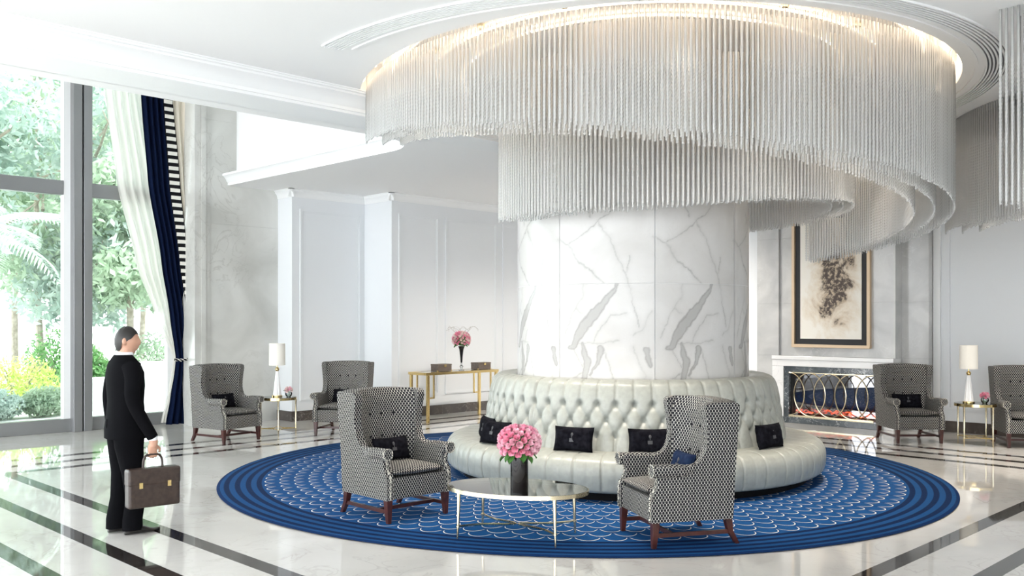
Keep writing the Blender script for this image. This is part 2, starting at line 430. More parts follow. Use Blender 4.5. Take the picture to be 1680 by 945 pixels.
# ------------------------------------------------------------------ mesh builder
class MB:
    def __init__(s): s.v = []; s.f = []
    def add(s, vs_, fs_):
        o = len(s.v); s.v.extend([tuple(p) for p in vs_]); s.f.extend([tuple(i + o for i in f) for f in fs_]); return s
    def box(s, c, d, rot=0.0):
        x, y, z = d[0] / 2, d[1] / 2, d[2] / 2
        ca, sa = math.cos(rot), math.sin(rot)
        vs_ = []
        for k in (-z, z):
            for (a, b) in ((-x, -y), (x, -y), (x, y), (-x, y)):
                vs_.append((c[0] + a * ca - b * sa, c[1] + a * sa + b * ca, c[2] + k))
        return s.add(vs_, [(3, 2, 1, 0), (4, 5, 6, 7), (0, 1, 5, 4), (1, 2, 6, 5), (2, 3, 7, 6), (3, 0, 4, 7)])
    def bb(s, x0, x1, y0, y1, z0, z1):
        return s.box(((x0 + x1) / 2, (y0 + y1) / 2, (z0 + z1) / 2), (abs(x1 - x0), abs(y1 - y0), abs(z1 - z0)))
    def lathe(s, prof, n=24, c=(0, 0, 0), a0=0.0, a1=2 * PI, cap=False):
        full = abs(a1 - a0 - 2 * PI) < 1e-6
        k = n if full else n + 1
        vs_ = []
        for i in range(k):
            a = a0 + (a1 - a0) * i / n
            for r, z in prof: vs_.append((c[0] + r * math.cos(a), c[1] + r * math.sin(a), c[2] + z))
        m = len(prof); fs = []
        for i in range(n):
            j = (i + 1) % k
            for q in range(m - 1): fs.append((i * m + q, j * m + q, j * m + q + 1, i * m + q + 1))
        if cap and full:
            fs.append(tuple(i * m for i in range(k))[::-1]); fs.append(tuple(i * m + m - 1 for i in range(k)))
        return s.add(vs_, fs)
    def tube(s, path, r, n=8, closed=False, cap=True):
        pts = [Vector(p) for p in path]; k = len(pts)
        rs = r if isinstance(r, (list, tuple)) else [r] * k
        vs_ = []; up = None
        for i, p in enumerate(pts):
            if closed: tg = pts[(i + 1) % k] - pts[i - 1]
            else: tg = pts[min(i + 1, k - 1)] - pts[max(i - 1, 0)]
            tg.normalize()
            if up is None:
                up = tg.orthogonal().normalized()
            else:
                up = (up - tg * up.dot(tg))
                up = up.normalized() if up.length > 1e-6 else tg.orthogonal().normalized()
            b = tg.cross(up)
            for q in range(n):
                a = 2 * PI * q / n
                vs_.append(p + (up * math.cos(a) + b * math.sin(a)) * rs[i])
        fs = []
        for i in range(k if closed else k - 1):
            j = (i + 1) % k
            for q in range(n):
                w = (q + 1) % n
                fs.append((i * n + q, i * n + w, j * n + w, j * n + q))
        if cap and not closed:
            fs.append(tuple(range(n))[::-1]); fs.append(tuple((k - 1) * n + q for q in range(n)))
        return s.add(vs_, fs)
    def bar(s, p0, p1, w, h=None, up=(0, 0, 1)):
        """square bar between two points"""
        h = h or w
        p0, p1 = Vector(p0), Vector(p1); t = (p1 - p0).normalized(); u = Vector(up)
        if abs(t.dot(u)) > 0.95: u = Vector((1, 0, 0))
        a = t.cross(u).normalized(); b = a.cross(t).normalized()
        vs_ = [p + a * sx * w / 2 + b * sy * h / 2 for p in (p0, p1) for sx, sy in ((-1, -1), (1, -1), (1, 1), (-1, 1))]
        return s.add(vs_, [(3, 2, 1, 0), (4, 5, 6, 7), (0, 1, 5, 4), (1, 2, 6, 5), (2, 3, 7, 6), (3, 0, 4, 7)])
    def taper(s, p0, w0, p1, w1):
        """vertical-ish square leg with different widths"""
        vs_ = [(p[0] + sx * w / 2, p[1] + sy * w / 2, p[2]) for p, w in ((p0, w0), (p1, w1)) for sx, sy in ((-1, -1), (1, -1), (1, 1), (-1, 1))]
        return s.add(vs_, [(3, 2, 1, 0), (4, 5, 6, 7), (0, 1, 5, 4), (1, 2, 6, 5), (2, 3, 7, 6), (3, 0, 4, 7)])
    def ell(s, c, r, n=12, m=8):
        vs_ = []; fs = []
        for i in range(m + 1):
            a = PI * i / m
            for j in range(n):
                b = 2 * PI * j / n
                vs_.append((c[0] + r[0] * math.sin(a) * math.cos(b), c[1] + r[1] * math.sin(a) * math.sin(b), c[2] + r[2] * math.cos(a)))
        for i in range(m):
            for j in range(n):
                k = (j + 1) % n
                fs.append((i * n + j, (i + 1) * n + j, (i + 1) * n + k, i * n + k))
        return s.add(vs_, fs)
    def grid(s, fn, nu, nv, cu=False):
        vs_ = [fn(i / nu if cu else i / nu, j / nv) for i in range(nu if cu else nu + 1) for j in range(nv + 1)]
        k = nu if cu else nu + 1; fs = []
        for i in range(nu):
            a = i; b = (i + 1) % k
            for j in range(nv):
                fs.append((a * (nv + 1) + j, b * (nv + 1) + j, b * (nv + 1) + j + 1, a * (nv + 1) + j + 1))
        return s.add(vs_, fs)
    def prism(s, poly, fn0, fn1):
        """polygon (2D pts) between two placements fn(p)->3D"""
        n = len(poly)
        vs_ = [fn0(p) for p in poly] + [fn1(p) for p in poly]
        fs = [(i, (i + 1) % n, n + (i + 1) % n, n + i) for i in range(n)]
        tri = tessellate_polygon([[Vector((p[0], p[1], 0)) for p in poly]])
        fs += [tuple(t) for t in tri] + [tuple(i + n for i in t) for t in tri]
        return s.add(vs_, fs)
    def mesh(s, name, smooth=40):
        me = bpy.data.meshes.new(name)
        me.from_pydata(s.v, [], s.f)
        bm = bmesh.new(); bm.from_mesh(me)
        bmesh.ops.remove_doubles(bm, verts=bm.verts, dist=1e-6)
        bmesh.ops.recalc_face_normals(bm, faces=bm.faces)
        bm.to_mesh(me); bm.free()
        if smooth:
            me.shade_smooth()
            if smooth < 180: me.set_sharp_from_angle(angle=math.radians(smooth))
        return me
    def build(s, name, mat, parent=None, smooth=40, bevel=0, uv=False, seg=2):
        me = s.mesh(name, smooth)
        me.materials.append(M[mat] if isinstance(mat, str) else mat)
        if uv: box_uv(me)
        return obj(name, me, parent, bevel, seg)

def obj(name, me, parent=None, bevel=0, seg=2):
    o = bpy.data.objects.new(name, me); C.objects.link(o)
    if parent is not None: o.parent = parent
    if bevel:
        b = o.modifiers.new('bevel', 'BEVEL'); b.width = bevel; b.segments = seg; b.limit_method = 'ANGLE'; b.angle_limit = math.radians(50)
    return o

def box_uv(me):
    uv = me.uv_layers.new(name='UVMap')
    vs_ = me.vertices
    for p in me.polygons:
        n = p.normal; a = (abs(n.x), abs(n.y), abs(n.z)); k = a.index(max(a))
        for li in p.loop_indices:
            c = vs_[me.loops[li].vertex_index].co
            uv.data[li].uv = ((c.y, c.z), (c.x, c.z), (c.x, c.y))[k]

def thing(name, label, cat, loc=(0, 0, 0), rz=0.0, group=None):
    o = bpy.data.objects.new(name, None); C.objects.link(o)
    o.empty_display_size = 0.1
    o.location = loc; o.rotation_euler = (0, 0, rz)
    return tag(o, label, cat, group)

def tag(o, label, cat, group=None):
    o['label'] = label; o['category'] = cat
    if group: o['group'] = group
    return o

def struct(o, label=None, cat=None):
    o['kind'] = 'structure'
    if label: o['label'] = label
    if cat: o['category'] = cat
    return o

def sroot(name, label, cat):
    o = bpy.data.objects.new(name, None); C.objects.link(o)
    return struct(o, label, cat)

def dup(root, loc, rz, label=None, group=None):
    r = root.copy(); C.objects.link(r); r.location = loc; r.rotation_euler = (0, 0, rz)
    if label: r['label'] = label
    if group: r['group'] = group
    for ch in list(root.children):
        c = ch.copy(); C.objects.link(c); c.parent = r
        for q in list(ch.children):
            d = q.copy(); C.objects.link(d); d.parent = c
    return r

def smoothpath(pts, n=8):
    """Catmull-Rom through the points"""
    P_ = [Vector(p) for p in pts]; out = []
    for i in range(len(P_) - 1):
        p0 = P_[max(i - 1, 0)]; p1 = P_[i]; p2 = P_[i + 1]; p3 = P_[min(i + 2, len(P_) - 1)]
        for k in range(n):
            t = k / n
            out.append(0.5 * ((2 * p1) + (-p0 + p2) * t + (2 * p0 - 5 * p1 + 4 * p2 - p3) * t * t + (-p0 + 3 * p1 - 3 * p2 + p3) * t ** 3))
    out.append(P_[-1]); return out

rnd = random.Random(7)

# ================================================================== THE SETTING
ZC, ZL, ZV = 4.18, 3.95, 6.6           # lobby ceiling, low ceiling / beam, top of the window hall
YB0, YB1 = 1.85, 2.45                  # beam between lobby and window hall
YWIN, YMAR, YP1, YP2 = 8.45, 7.70, 7.25, 6.45
XW = 6.40                              # fireplace-side wall

floor = struct(MB().bb(-15, 6.9, -13, YWIN + 0.15, -0.12, 0.0).build('floor', 'floor', smooth=0), 'polished cream marble floor with dark inlaid bands', 'floor')
for k in range(3):
    o = 0.57 * k
    x0, x1, y0, y1, w = -5.10 - o, 3.33 + 0.49 * k, -3.80 - o, 4.80 + 0.5 * k, 0.07
    for (a, b, c, d) in ((x0 - w, x0 + w, y0 - w, y1 + w), (x1 - w, x1 + w, y0 - w, y1 + w), (x0 + w, x1 - w, y0 - w, y0 + w), (x0 + w, x1 - w, y1 - w, y1 + w)):
        MB().bb(a, b, c, d, -0.02, 0.0012).build('inlay_band', 'inlay', floor, smooth=0)

# --- lobby ceiling with the round recess
def sst(a, b, x):
    t = min(1, max(0, (x - a) / (b - a))); return t * t * (3 - 2 * t)
def rout(al):
    """radius of the outermost chandelier row; al in degrees from the side facing the camera, clockwise"""
    return 3.32 - 0.34 * sst(0, 78, -al)
hole = []
na = 200
for i in range(na):
    a = 2 * PI * i / na
    al_ = (math.degrees(a) - 225 + 180) % 360 - 180
    RR = rout(al_) + 0.07
    x, y = RR * math.cos(a), RR * math.sin(a)
    if y > 1.80:
        continue
    hole.append((x, y))
hole_sorted = sorted(hole, key=lambda p: math.atan2(p[1] + 1.0, p[0]))
# start the loop right after the flat side
outer = [(-15, -13), (XW, -13), (XW, YB0), (-15, YB0)]
tri = tessellate_polygon([[Vector((*p, 0)) for p in outer], [Vector((*p, 0)) for p in hole_sorted]])
allp = outer + hole_sorted
m = MB(); m.add([(p[0], p[1], ZC) for p in allp], [tuple(t) for t in tri])
ceil = m.build('ceiling', 'ceiling_paint', smooth=0)
struct(ceil, 'smooth white lobby ceiling with round recess', 'ceiling')
ZR = ZC + 0.30
m = MB(); n = len(hole_sorted)
m.add([(p[0], p[1], ZC) for p in hole_sorted] + [(p[0], p[1], ZR) for p in hole_sorted], [(i, (i + 1) % n, n + (i + 1) % n, n + i) for i in range(n)])
m.build('recess_rim', 'ceiling_paint', ceil, smooth=30)
t2 = tessellate_polygon([[Vector((p[0] * 1.06, p[1] * 1.06, 0)) for p in hole_sorted]])
m = MB(); m.add([(p[0] * 1.06, p[1] * 1.06, ZR) for p in hole_sorted], [tuple(t) for t in t2])
m.build('recess_top', 'ceiling_paint', ceil, smooth=0)
# warm light strip tucked on the recess rim
arcpts = [((rout(al) + 0.045) * math.cos(math.radians(al + 225)), (rout(al) + 0.045) * math.sin(math.radians(al + 225)), ZC + 0.10) for al in range(-78, 150, 3)]
m = MB(); m.tube(arcpts, 0.018, 6); m.build('light_strip', 'cove_led', ceil)
# thin raised bead between the recess and the vent
m = MB(); m.lathe([(3.50, ZC - 0.012), (3.53, ZC - 0.012), (3.53, ZC + 0.01), (3.50, ZC + 0.01), (3.50, ZC - 0.012)], 120, a0=math.radians(172), a1=math.radians(352))
m.build('rim_bead', 'ceiling_paint', ceil)

vent = thing('ceiling_vent', 'long curved slatted air vent let into ceiling around chandelier', 'vent', (0, 0, 0))
va0, va1 = math.radians(171), math.radians(352)
m = MB(); m.lathe([(3.60, ZC - 0.004), (3.79, ZC - 0.004), (3.79, ZC + 0.03), (3.60, ZC + 0.03), (3.60, ZC - 0.004)], 120, a0=va0, a1=va1)
m.build('backing', 'steel_dark', vent)
for i in range(7):
    r = 3.60 + 0.19 * i / 6
    m = MB(); m.lathe([(r - 0.008, ZC - 0.016), (r + 0.008, ZC - 0.016), (r + 0.008, ZC), (r - 0.008, ZC), (r - 0.008, ZC - 0.016)], 120, a0=va0, a1=va1)
    m.build('slat', 'white_paint', vent)

# --- beam between lobby and window hall, with its crown moulding
struct(MB().bb(-15, XW, YB0, YB1, ZL, ZV).build('wall_beam', 'white_paint', smooth=0), 'white beam between the lobby and the window hall', 'beam')
prof = [(0, -0.20), (-0.02, -0.20), (-0.02, -0.165), (-0.035, -0.15), (-0.06, -0.115), (-0.10, -0.075), (-0.15, -0.055), (-0.15, -0.035), (-0.18, -0.03), (-0.18, -0.012), (-0.20, -0.012), (-0.20, 0.0), (0, 0.0)]
m = MB(); m.prism(prof, lambda p: (-15, YB0 + p[0], ZC + p[1]), lambda p: (XW, YB0 + p[0], ZC + p[1]))
struct(m.build('trim_1', 'white_paint', smooth=30), 'stepped crown moulding along the ceiling beam', 'moulding')

# --- low ceiling over the console bay, with rounded nose and cornice
def nose(off):
    """edge of the low ceiling along the window hall, rounding into the beam; off = offset out into the hall"""
    r = 0.80; cx_, cy_ = -0.73 - r, YB1 + r
    pts = [(-0.73 - off, YMAR)]
    for i in range(15):
        a = -(PI / 2) * i / 14
        pts.append((cx_ + (r - off) * math.cos(a), cy_ + (r - off) * math.sin(a)))
    pts.append((-9.0, YB1 + off))
    return pts
edge = nose(0.16)
poly = edge + [(-9.0, YB1 - 0.06), (XW, YB1 - 0.06), (XW, YMAR)]
tri = tessellate_polygon([[Vector((*p, 0)) for p in poly]])
m = MB(); m.add([(p[0], p[1], ZL - 0.002) for p in poly], [tuple(t) for t in tri])
cl = m.build('ceiling_low', 'ceiling_paint', smooth=0)
struct(cl, 'low white ceiling over the console bay', 'ceiling')
cprof = [(0.16, 0.0), (0.16, 0.045), (0.18, 0.06), (0.20, 0.10), (0.235, 0.14), (0.26, 0.15), (0.26, 0.185), (0.0, 0.20)]
rows = [nose(p[0]) for p in cprof]
m = MB(); L = len(rows[0])
m.add([(rows[q][i][0], rows[q][i][1], ZL + cprof[q][1]) for i in range(L) for q in range(len(cprof))],
      [(i * len(cprof) + q, (i + 1) * len(cprof) + q, (i + 1) * len(cprof) + q + 1, i * len(cprof) + q + 1) for i in range(L - 1) for q in range(len(cprof) - 1)])
struct(m.build('trim_2', 'white_paint', smooth=35), 'stepped white cornice along the low ceiling edge', 'moulding')
m = MB(); e0 = nose(0.0)
m.add([(p[0], p[1], z) for p in e0 for z in (ZL + 0.19, ZV)], [(2 * i, 2 * i + 2, 2 * i + 3, 2 * i + 1) for i in range(len(e0) - 1)])
struct(m.build('wall_upper', 'white_paint', smooth=35), 'white upper wall above the curved cornice', 'wall')
struct(MB().bb(-15, 2.0, YB0, YWIN + 0.3, ZV, ZV + 0.15).build('ceiling_hall', 'ceiling_paint', smooth=0), 'white ceiling of the window hall', 'ceiling')

# unseen downlights added in the low ceiling to brighten the rear bay
for (x, y, lb) in ((2.7, 3.1, 'recessed downlight added in low ceiling in front of the console'), (4.6, 3.3, 'recessed downlight added in low ceiling behind the marble column')):
    t = bpy.data.objects.new('ceiling_fill_light', None); C.objects.link(t); t.location = (x, y, ZL - 0.004)
    tag(t, lb, 'fill_light', 'added fill lights in the low ceiling')
    m = MB(); m.lathe([(0.050, -0.006), (0.075, -0.006), (0.075, 0.0), (0.050, 0.0), (0.050, -0.006)], 20); m.build('trim_ring', 'white_paint', t)
    m = MB(); m.lathe([(0.0, -0.002), (0.050, -0.002)], 20); m.build('lens', 'cove_led', t)
    ld = bpy.data.lights.new('fill_light', 'SPOT'); ld.energy = 130; ld.spot_size = math.radians(150); ld.spot_blend = 0.8; ld.shadow_soft_size = 0.05; ld.color = (1.0, 0.93, 0.84)
    lo = bpy.data.objects.new('fill_light', ld); C.objects.link(lo); lo.parent = t; lo.location = (0, 0, -0.02)
# --- back walls
XS0 = onY(318, 500, YMAR).x
wl = struct(MB().bb(XS0, 0.05, YMAR + 0.03, YWIN + 0.2, 0, ZV).build('wall_marble', 'wall_marble', smooth=0), 'pale veined marble wall beside the curtain', 'wall')
xa = onY(343, 500, YMAR).x
for i, (z0, z1) in enumerate(((0.0, 1.72), (1.7212, 3.3), (3.3012, 5.0), (5.0012, ZV))):
    MB().bb(xa, 0.05, YMAR, YMAR + 0.03, z0, z1).build('marble_slab', 'wall_marble', wl, smooth=0)
    for j, (a, b, dy) in enumerate(((XS0, XS0 + 0.10, 0.035), (XS0 + 0.103, xa - 0.08, 0.055), (xa - 0.077, xa, 0.025))):
        MB().bb(a, b, YMAR - dy, YMAR + 0.03, z0, z1).build('pilaster_slab', 'wall_marble', wl, smooth=0)
wb = struct(MB().bb(0.05, 1.55, YP1, YWIN + 0.2, 0, ZL + 0.3).build('wall_back', 'panel_paint', smooth=0), 'pale grey panelled wall by the rear armchair', 'wall')
wc = struct(MB().bb(1.55, 6.8, YP2, YWIN + 0.2, 0, ZL + 0.3).build('wall_rear', 'panel_paint', smooth=0), 'pale grey panelled wall behind the console', 'wall')

def frame_panel(parent, x0, x1, y, z0, z1, w=0.035):
    """picture-frame moulding on a wall that faces -Y"""
    m = MB()
    for (a, b, c, d) in ((x0, x1, z0, z0 + w), (x0, x1, z1 - w, z1), (x0, x0 + w, z0 + w, z1 - w), (x1 - w, x1, z0 + w, z1 - w)):
        m.bb(a, b, y - 0.02, y + 0.004, c, d)
    for (a, b, c, d) in ((x0 + w, x1 - w, z0 + w, z0 + 1.6 * w), (x0 + w, x1 - w, z1 - 1.6 * w, z1 - w), (x0 + w, x0 + 1.6 * w, z0 + 1.6 * w, z1 - 1.6 * w), (x1 - 1.6 * w, x1 - w, z0 + 1.6 * w, z1 - 1.6 * w)):
        m.bb(a, b, y - 0.009, y + 0.004, c, d)
    m.build('panel_moulding', 'panel_paint', parent, smooth=0)
frame_panel(wb, 0.20, 1.46, YP1, 0.34, 3.62)
frame_panel(wc, 1.70, 2.62, YP2, 0.36, 3.60)
frame_panel(wc, 2.78, 4.10, YP2, 0.36, 3.60)
frame_panel(wc, 4.26, 6.2, YP2, 0.36, 3.60)
cr = [(0, -0.14), (-0.012, -0.14), (-0.015, -0.11), (-0.03, -0.07), (-0.055, -0.045), (-0.06, -0.02), (-0.075, -0.015), (-0.075, 0.0), (0, 0)]
for k, (x0, x1, y) in enumerate(((-0.025, 1.55, YP1), (1.475, XW, YP2))):
    m = MB(); m.prism(cr, lambda p: (x0, y + p[0], ZL + p[1]), lambda p: (x1, y + p[0], ZL + p[1]))
    struct(m.build('trim_%d' % (3 + k), 'white_paint', smooth=30), ('white crown moulding over the rear armchair', 'white crown moulding over the console')[k], 'moulding')
for k, (x, y0, y1) in enumerate(((0.05, YP1 - 0.075, YMAR), (1.55, YP2 - 0.075, YP1))):
    m = MB(); m.prism(cr, lambda p: (x + p[0], y0, ZL + p[1]), lambda p: (x + p[0], y1, ZL + p[1]))
    struct(m.build('trim_%d' % (5 + k), 'white_paint', smooth=30), ('white crown moulding on the marble side of the pier', 'white crown moulding on the pier by the console')[k], 'moulding')
# dark marble baseboards
BH = 0.17
bbs = [('baseboard_back', [(0.05, 1.55, YP1 - 0.025, YP1)], 'brown marble baseboard by the rear armchair'),
       ('baseboard_pier', [(0.025, 0.05, YP1 - 0.025, YMAR)], 'brown marble baseboard around the white pier'),
       ('baseboard_rear', [(1.525, 6.0, YP2 - 0.025, YP2)], 'brown marble baseboard below the console wall'),
       ('baseboard_return', [(1.525, 1.55, YP2, YP1 - 0.025)], 'brown marble baseboard on the return by the console'),
       ('baseboard_right', [(XW - 0.025, XW, -10, -0.95)], 'brown marble baseboard below the white fireplace-side wall')]
for nm, bs, lb in bbs:
    m = MB()
    for (a, b, c, d) in bs: m.bb(a, b, c, d, 0, BH)
    struct(m.build(nm, 'brown_marble', smooth=0, bevel=0.004), lb, 'baseboard')

# --- fireplace wall
wr = struct(MB().bb(XW, XW + 0.4, -13.2, YP2, 0, ZC + 0.4).build('wall_right', 'panel_paint', smooth=0), 'pale grey wall on the fireplace side', 'wall')
XF = 5.95
YL, YRt = 1.86, -0.54
def frame_panel_x(parent, y0, y1, x, z0, z1, w=0.035):
    m = MB()
    for (a, b, c, d) in ((y0, y1, z0, z0 + w), (y0, y1, z1 - w, z1), (y0, y0 + w, z0 + w, z1 - w), (y1 - w, y1, z0 + w, z1 - w)):
        m.bb(x - 0.02, x + 0.004, a, b, c, d)
    m.build('panel_moulding', 'panel_paint', parent, smooth=0)
frame_panel_x(wr, -4.6, -1.16, XW, 0.34, 3.7)
MB().bb(XW - 0.05, XW, -1.06, -0.96, 0, ZC).build('pilaster_strip', 'white_paint', wr, smooth=0)
# chimney breast slabs
cb = sroot('wall_chimney', 'grey veined marble chimney breast around the fireplace', 'wall')
for (z0, z1) in ((1.12, 2.0), (2.0015, 3.1), (3.1015, ZC)):
    MB().bb(XF, XW, YRt, 0.423, z0, z1).build('marble_slab', 'fire_marble', cb, smooth=0)
    MB().bb(XF, XW, 0.424, 1.385, z0, z1).build('marble_slab', 'fire_marble', cb, smooth=0)
    MB().bb(XF + 0.05, XW, 1.385, 1.45, z0, z1).build('recess_slab', 'brown_marble' if False else 'fire_marble', cb, smooth=0)
    MB().bb(XF, XW, 1.45, YL, z0, z1).build('marble_slab', 'fire_marble', cb, smooth=0)
    MB().bb(6.20, XW, -0.95, YRt, z0, z1).build('side_slab', 'fire_marble', cb, smooth=0)
MB().bb(XF, XW, 1.56, YL, 0, 1.118).build('marble_slab', 'fire_marble', cb, smooth=0)
MB().bb(6.20, XW, -0.95, YRt, 0, 1.118).build('side_slab', 'fire_marble', cb, smooth=0)
wf = struct(MB().bb(-8.5, XW + 0.4, -13.2, -13.0, 0, ZC + 0.4).build('wall_light_block', 'panel_paint', smooth=0), 'unseen pale wall added opposite the console to block light', 'wall')  # unseen wall added to cut the light coming from behind the camera
# --- the fireplace itself
fp = thing('fireplace', 'long low fireplace in dark veined marble with white marble mantel', 'fireplace', (XF, 0.5, 0))
def fpb(name, x0, x1, y0, y1, z0, z1, mat, bevel=0.0):
    return MB().bb(x0 - XF, x1 - XF, y0 - 0.5, y1 - 0.5, z0, z1).build(name, mat, fp, smooth=0, bevel=bevel)
fpb('mantel_shelf', XF - 0.05, XW, YRt + 0.01, 1.555, 1.055, 1.118, 'mantel_marble', 0.006)
fpb('mantel_header', XF - 0.03, XW, YRt + 0.01, 1.555, 0.945, 1.053, 'mantel_marble', 0.004)
fpb('mantel_jamb', XF - 0.03, XW, 1.345, 1.555, 0, 0.943, 'mantel_marble', 0.004)
fpb('mantel_jamb', XF - 0.03, XW, YRt + 0.01, -0.335, 0, 0.943, 'mantel_marble', 0.004)
fpb('dark_surround', XF - 0.01, XW, -0.333, 1.343, 0.85, 0.943, 'dark_marble')
fpb('dark_jamb', XF - 0.01, XW, 1.255, 1.343, 0.1, 0.85, 'dark_marble')
fpb('dark_jamb', XF - 0.01, XW, -0.333, -0.245, 0.1, 0.85, 'dark_marble')
fpb('hearth', XF - 0.12, XW, -0.333, 1.343, 0, 0.10, 'dark_marble', 0.004)
fpb('firebox_back', XW - 0.03, XW - 0.01, -0.24, 1.25, 0.1, 0.85, 'firebox')
fpb('firebox_lining', XF + 0.05, XW - 0.03, 1.235, 1.254, 0.1, 0.85, 'firebox')
fpb('glass_front', XF + 0.105, XF + 0.111, -0.24, 1.235, 0.10, 0.85, 'fire_glass')
# ember bed and logs
def ember(u, v):
    y = -0.22 + 1.44 * u; x = XF + 0.13 + 0.24 * v
    return (x - XF, y - 0.5, 0.15 + 0.05 * math.sin(PI * v) + 0.025 * math.sin(23 * u + 7 * v) * math.cos(17 * v + 31 * u) + 0.02 * rnd.random())
m = MB(); m.grid(ember, 70, 10); m.build('ember_bed', 'ember', fp, smooth=180)
for i in range(7):
    y = -0.1 + 0.2 * i + rnd.uniform(-0.03, 0.03); a = rnd.uniform(-0.5, 0.5)
    p0 = Vector((0.16 + rnd.uniform(0, 0.04), y - 0.5 - 0.13, 0.23)); p1 = Vector((0.24, y - 0.5 + 0.13, 0.25 + 0.04 * rnd.random()))
    m = MB(); m.tube([p0, p0.lerp(p1, 0.5) + Vector((0.01, 0, 0.015)), p1], [0.028, 0.033, 0.024], 7); m.build('log', 'log', fp)
# brass ring screen in front of the opening
scr = thing('fire_screen', 'brass fireplace screen of overlapping oval rings', 'fire screen', (XF - 0.06, 0.5, 0.1))
for k in range(-1, 4):
    yc = 1.22 - 0.358 * (k + 1)
    half = k in (-1, 3)
    pts = []
    rng = range(25) if half else range(48)
    for i in rng:
        a = ((PI / 2 if k == -1 else -PI / 2) + PI * i / 24) if half else 2 * PI * i / 48
        pts.append((0.0 if k % 2 else 0.012, yc - 0.5 + 0.275 * math.cos(a), 0.385 + 0.355 * math.sin(a)))
    m = MB(); m.tube(pts, 0.010, 8, closed=not half); m.build('ring', 'champagne', scr)
m = MB(); m.bb(-0.008, 0.018, -0.72, 0.73, 0.735, 0.749); m.build('top_rail', 'champagne', scr, smooth=0)
m = MB(); m.bb(-0.008, 0.018, -0.72, 0.73, 0.002, 0.030); m.build('bottom_rail', 'champagne', scr, smooth=0)

# --- big round marble column, clad in curved slabs
RC = 1.297
col = sroot('column', 'massive round column clad in white marble with bold grey veins', 'column')
CAM_A = math.radians(225)               # world angle of the side that faces the camera
def segd(px_, pz_, a, b):
    ax, az = a; bx, bz = b; dx, dz = bx - ax, bz - az
    t = np.clip(((px_ - ax) * dx + (pz_ - az) * dz) / (dx * dx + dz * dz + 1e-12), 0, 1)
    return np.hypot(px_ - ax - t * dx, pz_ - az - t * dz), t
def vnoise(x, z, seed, s):
    r_ = np.random.RandomState(seed); out = 0
    for k in range(5):
        f_ = s * 1.9 ** k; a, b, c, d = r_.uniform(0, 6.28, 4)
        out = out + (np.sin(x * f_ + a + 1.3 * np.sin(z * f_ * 0.8 + b)) * np.cos(z * f_ * 1.1 + c + 1.1 * np.sin(x * f_ * 0.7 + d))) / 1.6 ** k
    return out
K = 0.00205
thick_low = [([(312, 0), (262, 80), (190, 150), (130, 230), (78, 312), (50, 318)], [10, 22, 36, 42, 26, 6]),
             ([(135, 300), (165, 380), (150, 440), (128, 490)], [12, 30, 26, 14]),
             ([(232, 320), (215, 390), (175, 450)], [22, 14, 5]), ([(-25, 330), (-12, 400)], [26, 16])]
thin_low = [[(145, 10), (140, 70), (92, 125), (60, 200), (25, 260)], [(92, 125), (135, 150)], [(50, 318), (110, 300), (215, 300), (320, 280)],
            [(195, 300), (215, 230), (280, 150), (320, 155), (362, 148)], [(240, 325), (275, 400), (305, 490)], [(-90, 310), (-60, 400), (-30, 450), (-40, 490)],
            [(78, 312), (140, 420), (210, 490)], [(170, 410), (60, 490)], [(365, 0), (395, 110), (418, 215)], [(0, 140), (-40, 230), (-90, 255)]]
thin_up = [[(5, -225), (80, -168), (110, -110), (145, -75), (185, -60), (242, -2)], [(310, -385), (250, -330), (150, -250), (55, -195)],
           [(215, -310), (275, -215), (335, -70), (365, 0)], [(150, -370), (180, -330)], [(355, -50), (375, -130)]]
dark_up = {0}
def vein_map(s, z, lower, seed):
    x = s / K; y = (2.08 - z) / K
    x = x + 5 * vnoise(s, z, seed, 9) + 2.2 * vnoise(s, z, seed + 3, 34); y = y + 5 * vnoise(s, z, seed + 7, 9) + 2.2 * vnoise(s, z, seed + 5, 34)
    out = np.zeros_like(x)
    for sh in (-478, 0, 478):
        if lower:
            for pts, ws in thick_low:
                best = np.full_like(x, 1e9)
                for i in range(len(pts) - 1):
                    d, t = segd(x, y, (pts[i][0] + sh, pts[i][1]), (pts[i + 1][0] + sh, pts[i + 1][1]))
                    best = np.minimum(best, d - (ws[i] * (1 - t) + ws[i + 1] * t) * 0.62)
                f_ = np.clip(0.5 - best / 6, 0, 1)
                edge_ = np.exp(-(best / 4) ** 2)
                out = np.maximum(out, 0.42 * f_ + 0.34 * edge_)
        for k, pl in enumerate(thin_low if lower else thin_up):
            best = np.full_like(x, 1e9)
            for i in range(len(pl) - 1):
                d, t = segd(x, y, (pl[i][0] + sh, pl[i][1]), (pl[i + 1][0] + sh, pl[i + 1][1]))
                best = np.minimum(best, d)
            w_, st = (3.4, 0.8) if (not lower and k in dark_up) else (2.6, 0.42)
            st = st * np.clip(0.65 + 0.4 * vnoise(s, z, 11 + k, 5), 0.25, 1)
            out = np.maximum(out, st * np.exp(-(best / w_) ** 2) + 0.10 * np.exp(-(best / 14) ** 2))
    return out
